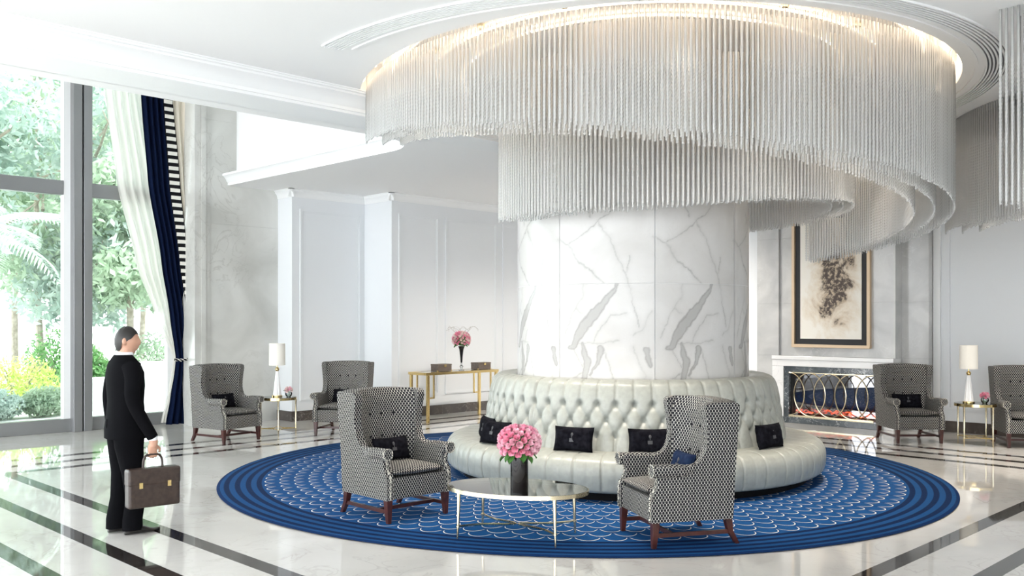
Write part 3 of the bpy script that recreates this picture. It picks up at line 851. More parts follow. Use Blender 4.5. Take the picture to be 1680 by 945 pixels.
for k in range(8):
    a0 = math.radians(45 * k - 42 + 0.12); a1 = math.radians(45 * k + 3 - 0.12)
    front = k in (0, 1, 2, 7)
    for low in (True, False):
        if low: z0, z1 = 0.0, 2.079
        else: z0, z1 = 2.081, ZR
        na_, zs = (110, [z0] + list(np.linspace(1.0, z1, 110))) if (front and low) else ((110, list(np.linspace(z0, 3.3, 130)) + [z1]) if front else (10, [z0, z1]))
        al = np.linspace(a0, a1, na_ + 1)
        A_, Z_ = np.meshgrid(al, np.array(zs), indexing='ij')
        vx = RC * np.cos(CAM_A + A_); vy = RC * np.sin(CAM_A + A_)
        nz = len(zs)
        m = MB(); m.add(np.stack([vx.ravel(), vy.ravel(), Z_.ravel()], 1).tolist(),
                        [(i * nz + j, (i + 1) * nz + j, (i + 1) * nz + j + 1, i * nz + j + 1) for i in range(na_) for j in range(nz - 1)])
        me = bpy.data.meshes.new('marble_slab'); me.from_pydata(m.v, [], m.f); me.shade_smooth()
        at = me.attributes.new('vein', 'FLOAT', 'POINT')
        if front:
            vm = vein_map((A_ - a0) * RC, Z_, low, 5)
            at.data.foreach_set('value', vm.ravel().astype(np.float32))
        me.materials.append(M['column'])
        obj('marble_slab', me, col)
m = MB(); m.lathe([(RC - 0.01, 0), (RC - 0.01, ZR)], 64); m.build('core', 'panel_paint', col)

# --- window wall
M['pane_l'] = M['pane']
XJ = XS0
mull = [(-3.13, -2.85), (-7.3, -7.02), (-11.4, -11.12)]
bays = [(-2.85, XJ - 0.0), (-7.02, -3.13), (-11.12, -7.3)]  # last bay is out of view, added to let in light
for k, (x0, x1) in enumerate(bays):
    w = sroot('window_%d' % (k + 1), ('tall steel framed window beside the curtains', 'tall steel framed window onto the garden', 'unseen steel framed window added further along the hall for light')[k], 'window')
    MB().bb(x0, x1, YWIN - 0.06, YWIN + 0.12, 0, 0.20).build('bottom_rail', 'steel', w, smooth=0, bevel=0.006)
    MB().bb(x0 + 0.03, x1 - 0.10, YWIN - 0.03, YWIN + 0.10, 3.64, 3.86).build('transom', 'steel', w, smooth=0, bevel=0.006)
    MB().bb(x0, x1, YWIN - 0.02, YWIN + 0.10, ZV - 0.15, ZV).build('top_rail', 'steel', w, smooth=0)
    MB().bb(x1 - 0.10, x1, YWIN - 0.02, YWIN + 0.10, 0.2, ZV - 0.15).build('stile', 'white_paint', w, smooth=0)
    MB().bb(x0, x0 + 0.03, YWIN - 0.02, YWIN + 0.10, 0.2, ZV - 0.15).build('stile', 'steel', w, smooth=0)
    for (z0, z1) in ((0.2, 3.64), (3.86, ZV - 0.15)):
        MB().bb(x0 + 0.03, x1 - 0.10, YWIN + 0.04, YWIN + 0.05, z0, z1).build('pane', 'pane', w, smooth=0)
for k, (x0, x1) in enumerate(mull):
    w = sroot('trim_%d' % (10 + k), ('steel window post by the curtain bay', 'steel window post along the hall', 'steel window post at the far end')[k], 'window post')
    xm = (x0 + x1) / 2
    MB().bb(x0, xm - 0.012, YWIN - 0.16, YWIN + 0.14, 0, ZV).build('post_half', 'steel', w, smooth=0, bevel=0.006)
    MB().bb(xm + 0.012, x1, YWIN - 0.16, YWIN + 0.14, 0, ZV).build('post_half', 'steel', w, smooth=0, bevel=0.006)
    MB().bb(xm - 0.012, xm + 0.012, YWIN - 0.10, YWIN + 0.12, 0, ZV).build('gap_seal', 'steel_dark', w, smooth=0)

# ================================================================== THE RUG AND THE ROUND SOFA
rc = W(0.748, 10.543)
m = MB(); nr_ = 200; vs_ = []
for i in range(nr_):
    a = 2 * PI * i / nr_; ca, sa = math.cos(a), math.sin(a); ix, iy = 1.75 * ca - rc.x, 1.75 * sa - rc.y    # cut out around the column
    vs_ += [(ix, iy, 0.003), (3.90 * ca, 3.90 * sa, 0.003), (3.917 * ca, 3.917 * sa, 0.008), (3.90 * ca, 3.90 * sa, 0.016), (ix, iy, 0.016)]
m.add(vs_, [(i * 5 + q, ((i + 1) % nr_) * 5 + q, ((i + 1) % nr_) * 5 + (q + 1) % 5, i * 5 + (q + 1) % 5) for i in range(nr_) for q in range(5)])
rug = m.build('rug', 'rug', smooth=40)
rug.location = (rc.x, rc.y, 0)
tag(rug, 'round royal blue rug with white scallop lines and banded border', 'rug')
RUGZ = 0.016

sofa = thing('round_sofa', 'circular pale grey leather sofa wrapped around the marble column', 'sofa', (0, 0, RUGZ))
NB = 56
ROWS = [0.575, 0.72, 0.865]
def back_prof(t):
    """t along the back profile: 0 at the seat, 1 at the column -> r, z, outward weight"""
    pts = [(1.70, 0.36), (1.685, 0.50), (1.66, 0.65), (1.635, 0.80), (1.61, 0.93), (1.585, 1.02), (1.55, 1.075), (1.49, 1.105), (1.42, 1.11), (1.36, 1.10), (1.315, 1.07), (1.306, 1.0)]
    q = t * (len(pts) - 1); i = min(int(q), len(pts) - 2); f_ = q - i
    p0 = pts[max(i - 1, 0)]; p1 = pts[i]; p2 = pts[i + 1]; p3 = pts[min(i + 2, len(pts) - 1)]
    c = lambda k: 0.5 * (2 * p1[k] + (p2[k] - p0[k]) * f_ + (2 * p0[k] - 5 * p1[k] + 4 * p2[k] - p3[k]) * f_ ** 2 + (-p0[k] + 3 * p1[k] - 3 * p2[k] + p3[k]) * f_ ** 3)
    return c(0), c(1)
def back_pt(u, v):
    phi = 2 * PI * u
    r, z = back_prof(v)
    U = u * NB; dz = ROWS[1] - ROWS[0]
    vv = (z - ROWS[0]) / dz
    # diamond tufting between the rows, plain pleats above and below
    vc = min(2.0, max(0.0, vv))
    a, b = U + vc * 0.5, U - vc * 0.5
    bul = (abs(math.sin(PI * a)) * abs(math.sin(PI * b))) ** 0.30
    if v > 0.72: fade = max(0.0, 1 - (v - 0.72) / 0.14)
    elif vv > 2: fade = 1 - 0.75 * sst(2.0, 2.5, vv)
    elif vv < 0: fade = 1 - 0.8 * sst(0.0, -0.7, -abs(vv)) if False else 1 - 0.6 * sst(0, 0.8, -vv)
    else: fade = 1
    dep = 0.046 * (1 - bul) * fade
    # extra dimple at the buttons
    for k, zr in enumerate(ROWS):
        du = (U - 0.5 * (k % 2)) % 1.0; du = min(du, 1 - du)
        d2 = (du * 0.18) ** 2 + (z - zr) ** 2
        dep += 0.030 * math.exp(-d2 / 0.0007)
    du = U % 1.0; du = min(du, 1 - du)
    if vv > 2.0 or vv < 0.0:
        dep += 0.014 * math.exp(-(du / 0.05) ** 2) * (1 if v < 0.6 else max(0, 1 - (v - 0.6) / 0.2)) * min(1, abs(vv - 1) - 0.95 if abs(vv - 1) < 1.95 else 1)
    # four full-height seams
    s4 = ((math.degrees(phi) + 0.0) % 90.0); s4 = min(s4, 90 - s4)
    dep += 0.022 * math.exp(-(s4 / 0.45) ** 2) * (1 if v < 0.75 else max(0, 1 - (v - 0.75) / 0.2))
    if v > 0.85: dep = 0
    rr = r - dep
    return (rr * math.cos(phi), rr * math.sin(phi), z - (dep * 0.5 if v > 0.6 else 0))
m = MB(); m.grid(back_pt, NB * 16, 84, cu=True)
m.build('backrest', 'leather', sofa, smooth=180)
NS = 48
def seat_prof(t):
    pts = [(1.60, 0.425), (1.75, 0.432), (1.90, 0.430), (1.99, 0.418), (2.05, 0.385), (2.085, 0.33), (2.095, 0.26), (2.09, 0.18), (2.07, 0.115), (2.02, 0.085), (1.90, 0.08)]
    q = t * (len(pts) - 1); i = min(int(q), len(pts) - 2); f_ = q - i
    p0 = pts[max(i - 1, 0)]; p1 = pts[i]; p2 = pts[i + 1]; p3 = pts[min(i + 2, len(pts) - 1)]
    c = lambda k: 0.5 * (2 * p1[k] + (p2[k] - p0[k]) * f_ + (2 * p0[k] - 5 * p1[k] + 4 * p2[k] - p3[k]) * f_ ** 2 + (-p0[k] + 3 * p1[k] - 3 * p2[k] + p3[k]) * f_ ** 3)
    return c(0), c(1)
def seat_pt(u, v):
    phi = 2 * PI * u; r, z = seat_prof(v)
    U = u * NS; d = U % 1.0; d = min(d, 1 - d)
    dep = 0.020 * math.exp(-(d / 0.022) ** 2) - 0.006 * math.sin(PI * min(1, d * 2)) ** 0.7 * (1 if 0.15 < v < 0.9 else 0.3)
    w = sst(0.0, 0.2, v)
    nr = 1 if v > 0.35 else v / 0.35
    return ((r - dep * w * nr) * math.cos(phi), (r - dep * w * nr) * math.sin(phi), z - dep * w * (1 - nr * 0.8))
m = MB(); m.grid(seat_pt, NS * 28, 34, cu=True)
m.build('seat', 'leather', sofa, smooth=180)
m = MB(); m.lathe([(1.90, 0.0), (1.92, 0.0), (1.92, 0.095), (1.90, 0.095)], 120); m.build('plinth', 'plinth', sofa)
bme = MB(); bme.ell((0, 0, 0), (0.007, 0.012, 0.012), 8, 6); bmesh_ = bme.mesh('button', 180); bmesh_.materials.append(M['button'])
for k, zr in enumerate(ROWS):
    for i in range(NB):
        phi = 2 * PI * (i + 0.5 * (k % 2)) / NB
        # radius of the dimple at this row
        best = min((abs(back_prof(q / 200)[1] - zr), q / 200) for q in range(0, 130))[1]
        x, y, z = back_pt((i + 0.5 * (k % 2)) / NB, best)
        b = obj('button', bmesh_, sofa); b.location = (x * 1.001, y * 1.001, zr); b.rotation_euler = (0, 0, phi)

# ------------------------------------------------------------------ pillows
def pillow_mesh(w, h, t, seed=0):
    m = MB(); n = 20; r_ = random.Random(seed)
    ph = [r_.uniform(0, 6.28) for _ in range(4)]
    def side(sg):
        def fn(u, v):
            a, b = 2 * u - 1, 2 * v - 1
            e = max(0.0, (1 - a ** 4)) ** 0.55 * max(0.0, (1 - b ** 4)) ** 0.55
            pin = 1 - 0.07 * (1 - a * a) * abs(b) ** 3; pin2 = 1 - 0.06 * (1 - b * b) * abs(a) ** 3
            wr = 0.006 * math.sin(7 * a + ph[0] + 3 * b) * math.sin(5 * b + ph[1]) * e
            return (a * w / 2 * pin2, sg * (t / 2 * e + wr * sg), h / 2 + b * h / 2 * pin)
        return fn
    m.grid(side(1), n, n); m.grid(side(-1), n, n)
    return m
def pillow(loc, rz, tilt, w, h, t, label, mat='velvet', group=None, emblem=True, seed=0):
    o = thing('cushion', label, 'cushion', loc, rz, group)
    p = pillow_mesh(w, h, t, seed).build('cover', mat, o, smooth=180); p.rotation_euler = (tilt, 0, 0)
    m = MB(); nn = 40
    m.tube([(w / 2 * a * (1 - 0.06 * (1 - b * b)), 0, h / 2 + h / 2 * b * (1 - 0.07 * (1 - a * a))) for a, b in
            [(2 * i / 10 - 1, -1) for i in range(10)] + [(1, 2 * i / 10 - 1) for i in range(10)] + [(1 - 2 * i / 10, 1) for i in range(10)] + [(-1, 1 - 2 * i / 10) for i in range(10)]], 0.004, 5, closed=True)
    q = m.build('piping', mat, o); q.rotation_euler = (tilt, 0, 0)
    if emblem:
        m = MB()
        m.bb(-0.022, 0.022, -t / 2 - 0.004, -t / 2 + 0.012, h * 0.36, h * 0.50)
        m.ell((0, -t / 2 + 0.003, h * 0.66), (0.013, 0.006, 0.018), 8, 6)
        m.bb(-0.003, 0.003, -t / 2 - 0.003, -t / 2 + 0.012, h * 0.52, h * 0.60)
        q = m.build('emblem', 'emblem', o); q.rotation_euler = (tilt, 0, 0)
    return o
SZ = RUGZ + 0.437
def sofa_pillow(px, label, seed, lean=-0.22, r=1.84, spin=0.0, dz=0.0, mat='velvet'):
    # angle (camera frame) of the spot on radius r that shows at column px
    q = (px - 840) / F
    best = min(range(-120, 121), key=lambda a: abs(CX + r * math.sin(math.radians(a)) - q * (CD - r * math.cos(math.radians(a)))) + (0 if abs(a) < 95 else 5))
    a = math.radians(best); p = W(CX + r * math.sin(a), CD - r * math.cos(a), SZ + dz)
    return pillow(p, rz_of(math.sin(a), -math.cos(a)) + spin, lean, 0.40, 0.235, 0.115, label, mat, None, True, seed)
sofa_pillow(940, 'black velvet cushion with emblem on sofa behind the rose vase', 1)
sofa_pillow(1066, 'black velvet cushion with emblem on sofa behind the turned armchair', 2)
sofa_pillow(1265, 'black velvet cushion on the fireplace side of round sofa', 3, r=1.86)
sofa_pillow(808, 'black velvet cushion leaning against another on window side of sofa', 4, r=1.92, spin=0.15, lean=-0.30)
sofa_pillow(797, 'black velvet cushion half hidden behind another on window side of sofa', 5, r=1.80, spin=-0.1, lean=-0.12)

# ================================================================== WING ARMCHAIRS
def make_chair(label):
    t = thing('wing_armchair', label, 'armchair')
    # --- sides: wing + arm + skirt in one profile
    pf = smoothpath([(-0.335, 0.40, 0), (-0.30, 0.455, 0), (-0.30, 0.52, 0), (-0.325, 0.575, 0), (-0.29, 0.615, 0), (-0.16, 0.60, 0), (-0.03, 0.60, 0), (0.055, 0.655, 0), (0.095, 0.78, 0), (0.085, 0.93, 0), (0.07, 1.03, 0), (0.10, 1.068, 0), (0.20, 1.075, 0), (0.335, 1.07, 0)], 5)
    poly = [(-0.345, 0.195), (-0.345, 0.36)] + [(p.x, p.y) for p in pf] + [(0.355, 1.05), (0.335, 0.6), (0.315, 0.195)]
    for sg in (-1, 1):
        def pl(x, off):
            def fn(p):
                # wings and arms splay slightly outwards with height
                sp = 0.03 * sst(0.42, 1.05, p[1])
                return (sg * (x + sp), p[0], p[1])
            return fn
        m = MB(); m.prism(poly, pl(0.275, 0), pl(0.345, 0))
        m.build('wing_side', 'fabric', t, smooth=35, bevel=0.016, uv=True, seg=3)
        # scroll arm roll
        path = smoothpath([(sg * 0.335, -0.345, 0.578), (sg * 0.335, -0.2, 0.575), (sg * 0.33, -0.06, 0.575), (sg * 0.32, 0.04, 0.62)], 5)
        m = MB(); m.tube(path, [0.050] * 9 + [0.046, 0.042, 0.036, 0.030, 0.024, 0.02, 0.014], 14)
        arm = m.build('arm_roll', 'fabric', t, smooth=50, uv=True)
        m = MB(); m.tube([(sg * 0.335 + 0.047 * math.cos(a), -0.347, 0.578 + 0.047 * math.sin(a)) for a in [2 * PI * i / 18 for i in range(18)]], 0.006, 6, closed=True)
        m.build('welt', 'welt', arm)
        # welt down the front edge
        m = MB(); m.tube([(sg * (0.31 + (0.012 if p[1] > 0.5 else 0)), p[0] - 0.004, p[1]) for p in [(-0.345, 0.20), (-0.345, 0.36)] + [(q.x, q.y) for q in pf[:20]]], 0.008, 6)
        m.build('front_welt', 'welt', t)
    # --- back: curved slab between the wings
    def back(sy):
        def fn(u, v):
            x = (2 * u - 1) * 0.305; z = 0.30 + v * 0.775
            curve = 0.100 * (abs(x) / 0.305) ** 2.6
            rake = 0.03 * v
            top = 0.012 * (1 - (x / 0.305) ** 2) * sst(0.85, 1, v)
            if sy < 0:
                tuft = 0
                for bx in (-0.13, 0.0, 0.13):
                    for bz in (0.66, 0.86):
                        tuft += 0.018 * math.exp(-((x - bx - (0.0 if bz < 0.7 else 0.0)) ** 2 + (z - bz) ** 2) / 0.0016)
                y = 0.195 - curve + rake + tuft + 0.03 * sst(0.9, 1.0, v) - 0.02 * math.sin(PI * v)
            else:
                y = 0.325 + rake
            return (x, y, z + top)
        return fn
    m = MB(); m.grid(back(-1), 24, 30); m.grid(back(1), 24, 30)
    n = 31
    for (i0, dv) in ((0, 0), (24, 0)):
        for j in range(30):
            m.f.append((i0 * n + j, i0 * n + j + 1, 25 * n + i0 * n + j + 1, 25 * n + i0 * n + j))
    for i in range(24):
        for j in (0, 30):
            m.f.append((i * n + j, (i + 1) * n + j, 25 * n + (i + 1) * n + j, 25 * n + i * n + j))
    bk = m.build('backrest', 'fabric', t, smooth=50, uv=True)
    for bx in (-0.13, 0.0, 0.13):
        for bz in (0.66, 0.86):
            x = bx; v = (bz - 0.30) / 0.775
            y = 0.195 - 0.10 * (abs(x) / 0.305) ** 2.6 + 0.03 * v + 0.012 - 0.02 * math.sin(PI * v)
            m = MB(); m.ell((x, y, bz), (0.013, 0.008, 0.013), 8, 5); m.build('button', 'braid_black', bk)
    # --- seat base and cushion
    m = MB(); m.bb(-0.275, 0.275, -0.335, 0.30, 0.195, 0.375); m.build('seat_base', 'fabric', t, smooth=0, bevel=0.012, uv=True)
    def cush(sg):
        def fn(u, v):
            a, b = 2 * u - 1, 2 * v - 1
            e = (1 - a ** 8) * (1 - b ** 8)
            rc_ = 1 - 0.025 * (a * a * b * b)
            return (a * 0.268 * rc_, -0.095 + b * 0.255 * rc_, 0.418 + sg * (0.028 * e ** 0.5 + 0.020 * (1 - a * a) * (1 - b * b)))
        return fn
    m = MB(); m.grid(cush(1), 20, 20); m.grid(cush(-1), 20, 20)
    m.build('seat_cushion', 'fabric', t, smooth=50, uv=True)
    # --- legs and stretchers
    for sx in (-1, 1):
        m = MB(); m.taper((sx * 0.305, -0.315, 0.0), 0.034, (sx * 0.305, -0.305, 0.20), 0.058); m.build('leg', 'wood', t, smooth=0, bevel=0.003)
        m = MB(); m.taper((sx * 0.305, 0.365, 0.0), 0.034, (sx * 0.305, 0.305, 0.10), 0.042); m.taper((sx * 0.305, 0.305, 0.10), 0.042, (sx * 0.305, 0.285, 0.20), 0.055)
        m.build('leg', 'wood', t, smooth=0)
        m = MB(); m.bar((sx * 0.305, -0.31, 0.095), (sx * 0.305, 0.31, 0.095), 0.022, 0.030); m.build('stretcher', 'wood', t, smooth=0)
    m = MB(); m.bar((-0.305, -0.16, 0.095), (0.305, -0.16, 0.095), 0.022, 0.030); m.build('stretcher', 'wood', t, smooth=0)
    return t

def chair_from_feet(front_a, front_b, depth=0.63):
    """centre and heading of a chair from its two front feet (room coordinates, a = viewer-left of the chair front)"""
    mid = (front_a + front_b) / 2
    e = (front_b - front_a).normalized()
    f_ = Vector((e.y, -e.x, 0))
    return mid, f_
G = 'dotted wing armchairs'
LB = ['dotted wing armchair with black cushion on rug beside the oval table',
      'dotted wing armchair with navy cushion on rug, its side turned to the room',
      'dotted wing armchair by the curtain with lamp table at its arm',
      'dotted wing armchair in front of pale panelled wall beyond the lamp table',
      'dotted wing armchair standing in front of the fireplace',
      'dotted wing armchair beside the lamp table on the fireplace side, away from fireplace']
def put_chair(px1, py1, facing, label, src=None, z=0.0):
    """px1,py1: pixel of the front-left foot (as seen by the sitter facing us: local -x side); facing in camera frame"""
    rz = rz_of(*facing)
    foot = Matrix.Rotation(rz, 3, 'Z') @ Vector((-0.305, -0.315, 0))
    loc = fl(px1, py1) - foot; loc.z = z
    if src is None:
        t = make_chair(label); t.location = loc; t.rotation_euler = (0, 0, rz); t['group'] = G
        return t
    return dup(src, loc, rz, label, G)
c1 = put_chair(637.7, 862.7, (0.69, -0.72), LB[0], z=RUGZ)
c2 = put_chair(1021.7, 874, (-0.965, -0.26), LB[1], c1, RUGZ)
c3 = put_chair(367.6, 728.6, (0.83, -0.55), LB[2], c1)
c4 = put_chair(518, 713.3, (-0.20, -0.98), LB[3], c1)
c5 = put_chair(1473, 728, (0.03, -1.0), LB[4], c1)
c6 = put_chair(1655, 735, (-0.2, -0.98), LB[5], c1)
def chair_cushion(ch, label, mat='velvet', dx=0.0, seed=1, w=0.38):
    p = ch.matrix_basis @ Vector((dx, 0.035, 0.466))
    pillow(p, ch.rotation_euler.z, -0.30, w, 0.20, 0.10, label, mat, None, True, seed)
chair_cushion(c1, 'black velvet cushion with emblem on armchair by the oval table', seed=11)
chair_cushion(c2, 'navy velvet cushion on the armchair turned sideways on rug', 'velvet_blue', seed=12, w=0.34)
chair_cushion(c3, 'black velvet cushion on the armchair by the curtain', seed=13)
chair_cushion(c4, 'black velvet cushion on the armchair at the panelled wall', seed=14)
chair_cushion(c5, 'black velvet cushion on the armchair by the fireplace', seed=15, w=0.42)

# ================================================================== TABLES
# --- oval coffee table
ct = W(0.04, 7.27, RUGZ + 0.001)
e = W(CX + 0.935, CD - 0.354); TRZ = math.atan2(e.y, e.x)
tb = thing('coffee_table', 'oval glass coffee table with slim brass legs on blue rug', 'table', ct, TRZ)
A, B, TH = 0.575, 0.385, 0.385
def oval(k, z, n=64): return [(A * k * math.cos(2 * PI * i / n), B * k * math.sin(2 * PI * i / n), z) for i in range(n)]
m = MB(); n = 64
rings = [oval(0.985, TH - 0.030), oval(1.0, TH - 0.030), oval(1.0, TH), oval(0.985, TH), oval(0.972, TH - 0.008), oval(0.972, TH - 0.030)]
m.add(sum(rings, []), [(q * n + i, q * n + (i + 1) % n, ((q + 1) % 6) * n + (i + 1) % n, ((q + 1) % 6) * n + i) for q in range(6) for i in range(n)])
m.build('rim', 'champagne', tb)
m = MB(); m.add(oval(0.984, TH - 0.008) + oval(0.984, TH + 0.002), [tuple(range(n))[::-1], tuple(range(n, 2 * n))] + [(i, (i + 1) % n, n + (i + 1) % n, n + i) for i in range(n)])
m.build('glass_top', 'table_glass', tb, smooth=30)
lp = [(-0.395, -0.25), (0.395, -0.25), (0.395, 0.25), (-0.395, 0.25)]
for (x, y) in lp:
    m = MB(); m.tube([(x * 1.01, y * 1.01, 0), (x, y, 0.09), (x * 0.985, y * 0.985, TH - 0.028)], [0.008, 0.011, 0.016], 10); lg = m.build('leg', 'champagne', tb)
    m = MB(); m.lathe([(0.010, 0.085), (0.016, 0.088), (0.016, 0.10), (0.010, 0.103)], 12, (x, y, 0)); m.build('collar', 'champagne', lg)
for (a, b) in (((-0.395, -0.25), (-0.395, 0.25)), ((0.395, -0.25), (0.395, 0.25))):
    # each stretcher bows in towards the middle
    s_ = 1 if a[0] > 0 else -1
    m = MB(); m.tube(smoothpath([(a[0], a[1], 0.095), (a[0] * 0.62, a[1] * 0.45, 0.095), (0.012 * s_, 0, 0.095), (b[0] * 0.62, b[1] * 0.45, 0.095), (b[0], b[1], 0.095)], 8), 0.009, 8)
    m.build('stretcher', 'champagne', tb)

# --- side tables with lamps
def side_table(loc, rz, label):
    t = thing('side_table', label, 'table', loc, rz, 'brass lamp tables')
    R, H = 0.265, 0.575
    m = MB(); m.lathe([(R - 0.022, H - 0.035), (R, H - 0.035), (R, H), (R - 0.022, H), (R - 0.022, H - 0.035)], 40); m.build('rim', 'gold', t)
    m = MB(); m.lathe([(0.0, H - 0.004), (R - 0.003, H - 0.004), (R - 0.003, H + 0.006), (0.0, H + 0.006)], 40); m.build('glass_top', 'table_glass', t)
    for i in range(4):
        a = PI / 4 + PI / 2 * i; x, y = (R - 0.012) * math.cos(a), (R - 0.012) * math.sin(a)
        m = MB(); m.lathe([(0.0, 0.0), (0.006, 0.0), (0.011, 0.10), (0.016, 0.108), (0.016, 0.122), (0.012, 0.13), (0.014, H - 0.05), (0.018, H - 0.035), (0.0, H - 0.03)], 10, (x, y, 0)); m.build('leg', 'champagne', t)
    for i in range(4):
        a = PI / 4 + PI / 2 * i; a2 = a + PI / 2
        p0 = Vector(((R - 0.012) * math.cos(a), (R - 0.012) * math.sin(a), 0.115)); p1 = Vector(((R - 0.012) * math.cos(a2), (R - 0.012) * math.sin(a2), 0.115))
        mid = (p0 + p1) / 2; mid.x *= 0.55; mid.y *= 0.55
        m = MB(); m.tube(smoothpath([p0, (p0 + mid) / 2 * 1.0, mid, (p1 + mid) / 2, p1], 5), 0.007, 6); m.build('stretcher', 'gold', t)
    return t, H + 0.006
def lamp(loc, label):
    t = thing('table_lamp', label, 'lamp', loc, 0.3, 'white cone table lamps')
    m = MB(); m.lathe([(0, 0), (0.075, 0), (0.078, 0.008), (0.075, 0.018), (0.06, 0.022), (0, 0.022)], 28); m.build('base', 'gold', t)
    # faceted white cone
    m = MB(); nf = 10; vs_ = []
    for i in range(nf * 2):
        a = PI * i / nf; k = 1.0 if i % 2 == 0 else 0.90
        for r, z in ((0.062, 0.022), (0.060, 0.05), (0.022, 0.37), (0.018, 0.385)): vs_.append((r * k * math.cos(a), r * k * math.sin(a), z))
    m.add(vs_, [(i * 4 + q, ((i + 1) % (nf * 2)) * 4 + q, ((i + 1) % (nf * 2)) * 4 + q + 1, i * 4 + q + 1) for i in range(nf * 2) for q in range(3)])
    m.build('body', 'ceramic', t, smooth=0)
    m = MB(); m.ell((0, 0, 0.405), (0.030, 0.030, 0.032), 16, 10); m.lathe([(0.02, 0.378), (0.022, 0.384), (0.012, 0.39)], 16); m.build('ball', 'gold', t)
    m = MB(); m.lathe([(0.009, 0.43), (0.009, 0.72), (0.0, 0.725)], 10); m.build('stem', 'gold', t)
    m = MB(); R = 0.118; m.lathe([(R, 0.465), (R - 0.003, 0.79), (R - 0.006, 0.79), (R - 0.003, 0.465), (R, 0.465)], 40); sh = m.build('shade', 'shade', t)
    m = MB(); m.tube([(-R + 0.004, 0, 0.70), (R - 0.004, 0, 0.70)], 0.003, 6); m.tube([(0, -R + 0.004, 0.70), (0, R - 0.004, 0.70)], 0.003, 6); m.build('spider', 'gold', sh)
    return t

# flowers -----------------------------------------------------------
def rose_mesh(name, mat, seed, r=0.03):
    m = MB(); q = random.Random(seed)
    for ring, (n, rad, hgt, ope) in enumerate(((3, 0.24, 1.0, 0.12), (3, 0.52, 0.98, 0.2), (4, 0.80, 0.86, 0.42))):
        for i in range(n):
            a0 = 2 * PI * (i + 0.3 * ring) / n + q.uniform(-0.1, 0.1); wd_ = 2 * PI / n * 0.72
            def fn(u, v):
                a = a0 + (u - 0.5) * 2 * wd_ * (0.55 + 0.45 * math.sin(PI * min(1, v * 0.9 + 0.1)))
                rr = r * rad * (0.35 + 0.65 * math.sin(v * PI / 2)) + r * 0.22 * ope * v ** 4
                z = r * (-0.5 + (0.5 + hgt) * v - 0.12 * ope * v ** 5 - 0.25 * (2 * u - 1) ** 2 * v)
                return (rr * math.cos(a), rr * math.sin(a), z)
            m.grid(fn, 4, 4)
    m.ell((0, 0, r * 0.2), (r * 0.16, r * 0.16, r * 0.6), 6, 4)
    me = m.mesh(name, 180); me.materials.append(M[mat]); return me
ROSES = [rose_mesh('rose', k, i, 0.030) for i, k in enumerate(('pink', 'pink_soft', 'pink_soft', 'pink'))]
BLOSS = [rose_mesh('blossom', k, 20 + i, 0.030) for i, k in enumerate(('pink', 'pink_soft', 'pale_pink'))]
PALE = [rose_mesh('blossom', k, 40 + i, 0.024) for i, k in enumerate(('pale_pink', 'pale_pink', 'pink_soft'))]
PINKS = [rose_mesh('blossom', k, 50 + i, 0.024) for i, k in enumerate(('pink', 'pink_soft', 'pink'))]
def leaf_mesh(L=0.07, w=0.028):
    m = MB()
    def fn(u, v):
        a = 2 * u - 1
        return (a * w * math.sin(PI * min(1, v * 0.96 + 0.02)) ** 0.8, L * v, 0.012 * abs(a) - 0.35 * L * v * v)
    m.grid(fn, 4, 6); me = m.mesh('leaf', 180); me.materials.append(M['stem']); return me
LEAF = leaf_mesh()
def flower_dome(root, c, rx, rz_, n, meshes, name, lo=-0.5, seed=3, sc=1.0):
    q = random.Random(seed); ga = PI * (3 - math.sqrt(5))
    for i in range(n):
        zz = 1 - (i + 0.5) / n * (1 - lo); rr = math.sqrt(max(0, 1 - zz * zz)); a = ga * i
        d = Vector((rr * math.cos(a), rr * math.sin(a), zz))
        p = Vector((d.x * rx, d.y * rx, d.z * rz_)) * q.uniform(0.93, 1.03) + Vector(c)
        o = obj(name, meshes[q.randrange(len(meshes))], root); o.location = p
        o.rotation_euler = d.to_track_quat('Z', 'Y').to_euler(); s_ = sc * q.uniform(0.88, 1.1); o.scale = (s_,) * 3
def stems(root, base, c, n, spread, r=0.003):
    m = MB(); q = random.Random(5)
    for i in range(n):
        a = 2 * PI * i / n; k = q.uniform(0.3, 1)
        m.tube([(base[0] + 0.02 * math.cos(a) * k, base[1] + 0.02 * math.sin(a) * k, base[2]), (c[0] + spread * math.cos(a) * k, c[1] + spread * math.sin(a) * k, c[2])], r, 5)
    return m.build('stems', 'stem', root)
def leaves(root, c, rad, n, drop, seed=2, sc=1.0):
    q = random.Random(seed)
    for i in range(n):
        a = 2 * PI * i / n + q.uniform(-0.2, 0.2)
        o = obj('leaf', LEAF, root); o.location = (c[0] + rad * math.cos(a), c[1] + rad * math.sin(a), c[2] + q.uniform(-0.01, 0.01))
        o.rotation_euler = (drop + q.uniform(-0.25, 0.25), 0, a - PI / 2); o.scale = (sc * q.uniform(0.8, 1.15),) * 3
# --- rose vase on the coffee table
q_ = (852 - 840) / F; dv = F * (CAMH - (RUGZ + TH)) / (806 - HZ)
vp = W(q_ * dv, dv, RUGZ + TH + 0.002)
vz = thing('flower_vase', 'black glass cylinder vase of pink roses on oval table', 'vase', vp)
m = MB(); m.lathe([(0, 0.0), (0.066, 0.0), (0.068, 0.004), (0.068, 0.262), (0.062, 0.262), (0.062, 0.012), (0, 0.012)], 36); m.build('body', 'black_glass', vz)
bq = thing('rose_bouquet', 'tight round bouquet of pink roses in black cylinder vase', 'flowers', (vp.x, vp.y, vp.z + 0.014))
stems(bq, (0, 0, 0.0), (0, 0, 0.30), 12, 0.04)
m = MB(); m.ell((0, 0, 0.355), (0.125, 0.125, 0.10), 16, 10); m.build('moss_core', 'stem', bq)
flower_dome(bq, (0, 0, 0.355), 0.148, 0.122, 92, ROSES, 'rose', -0.62, 3, 0.98)
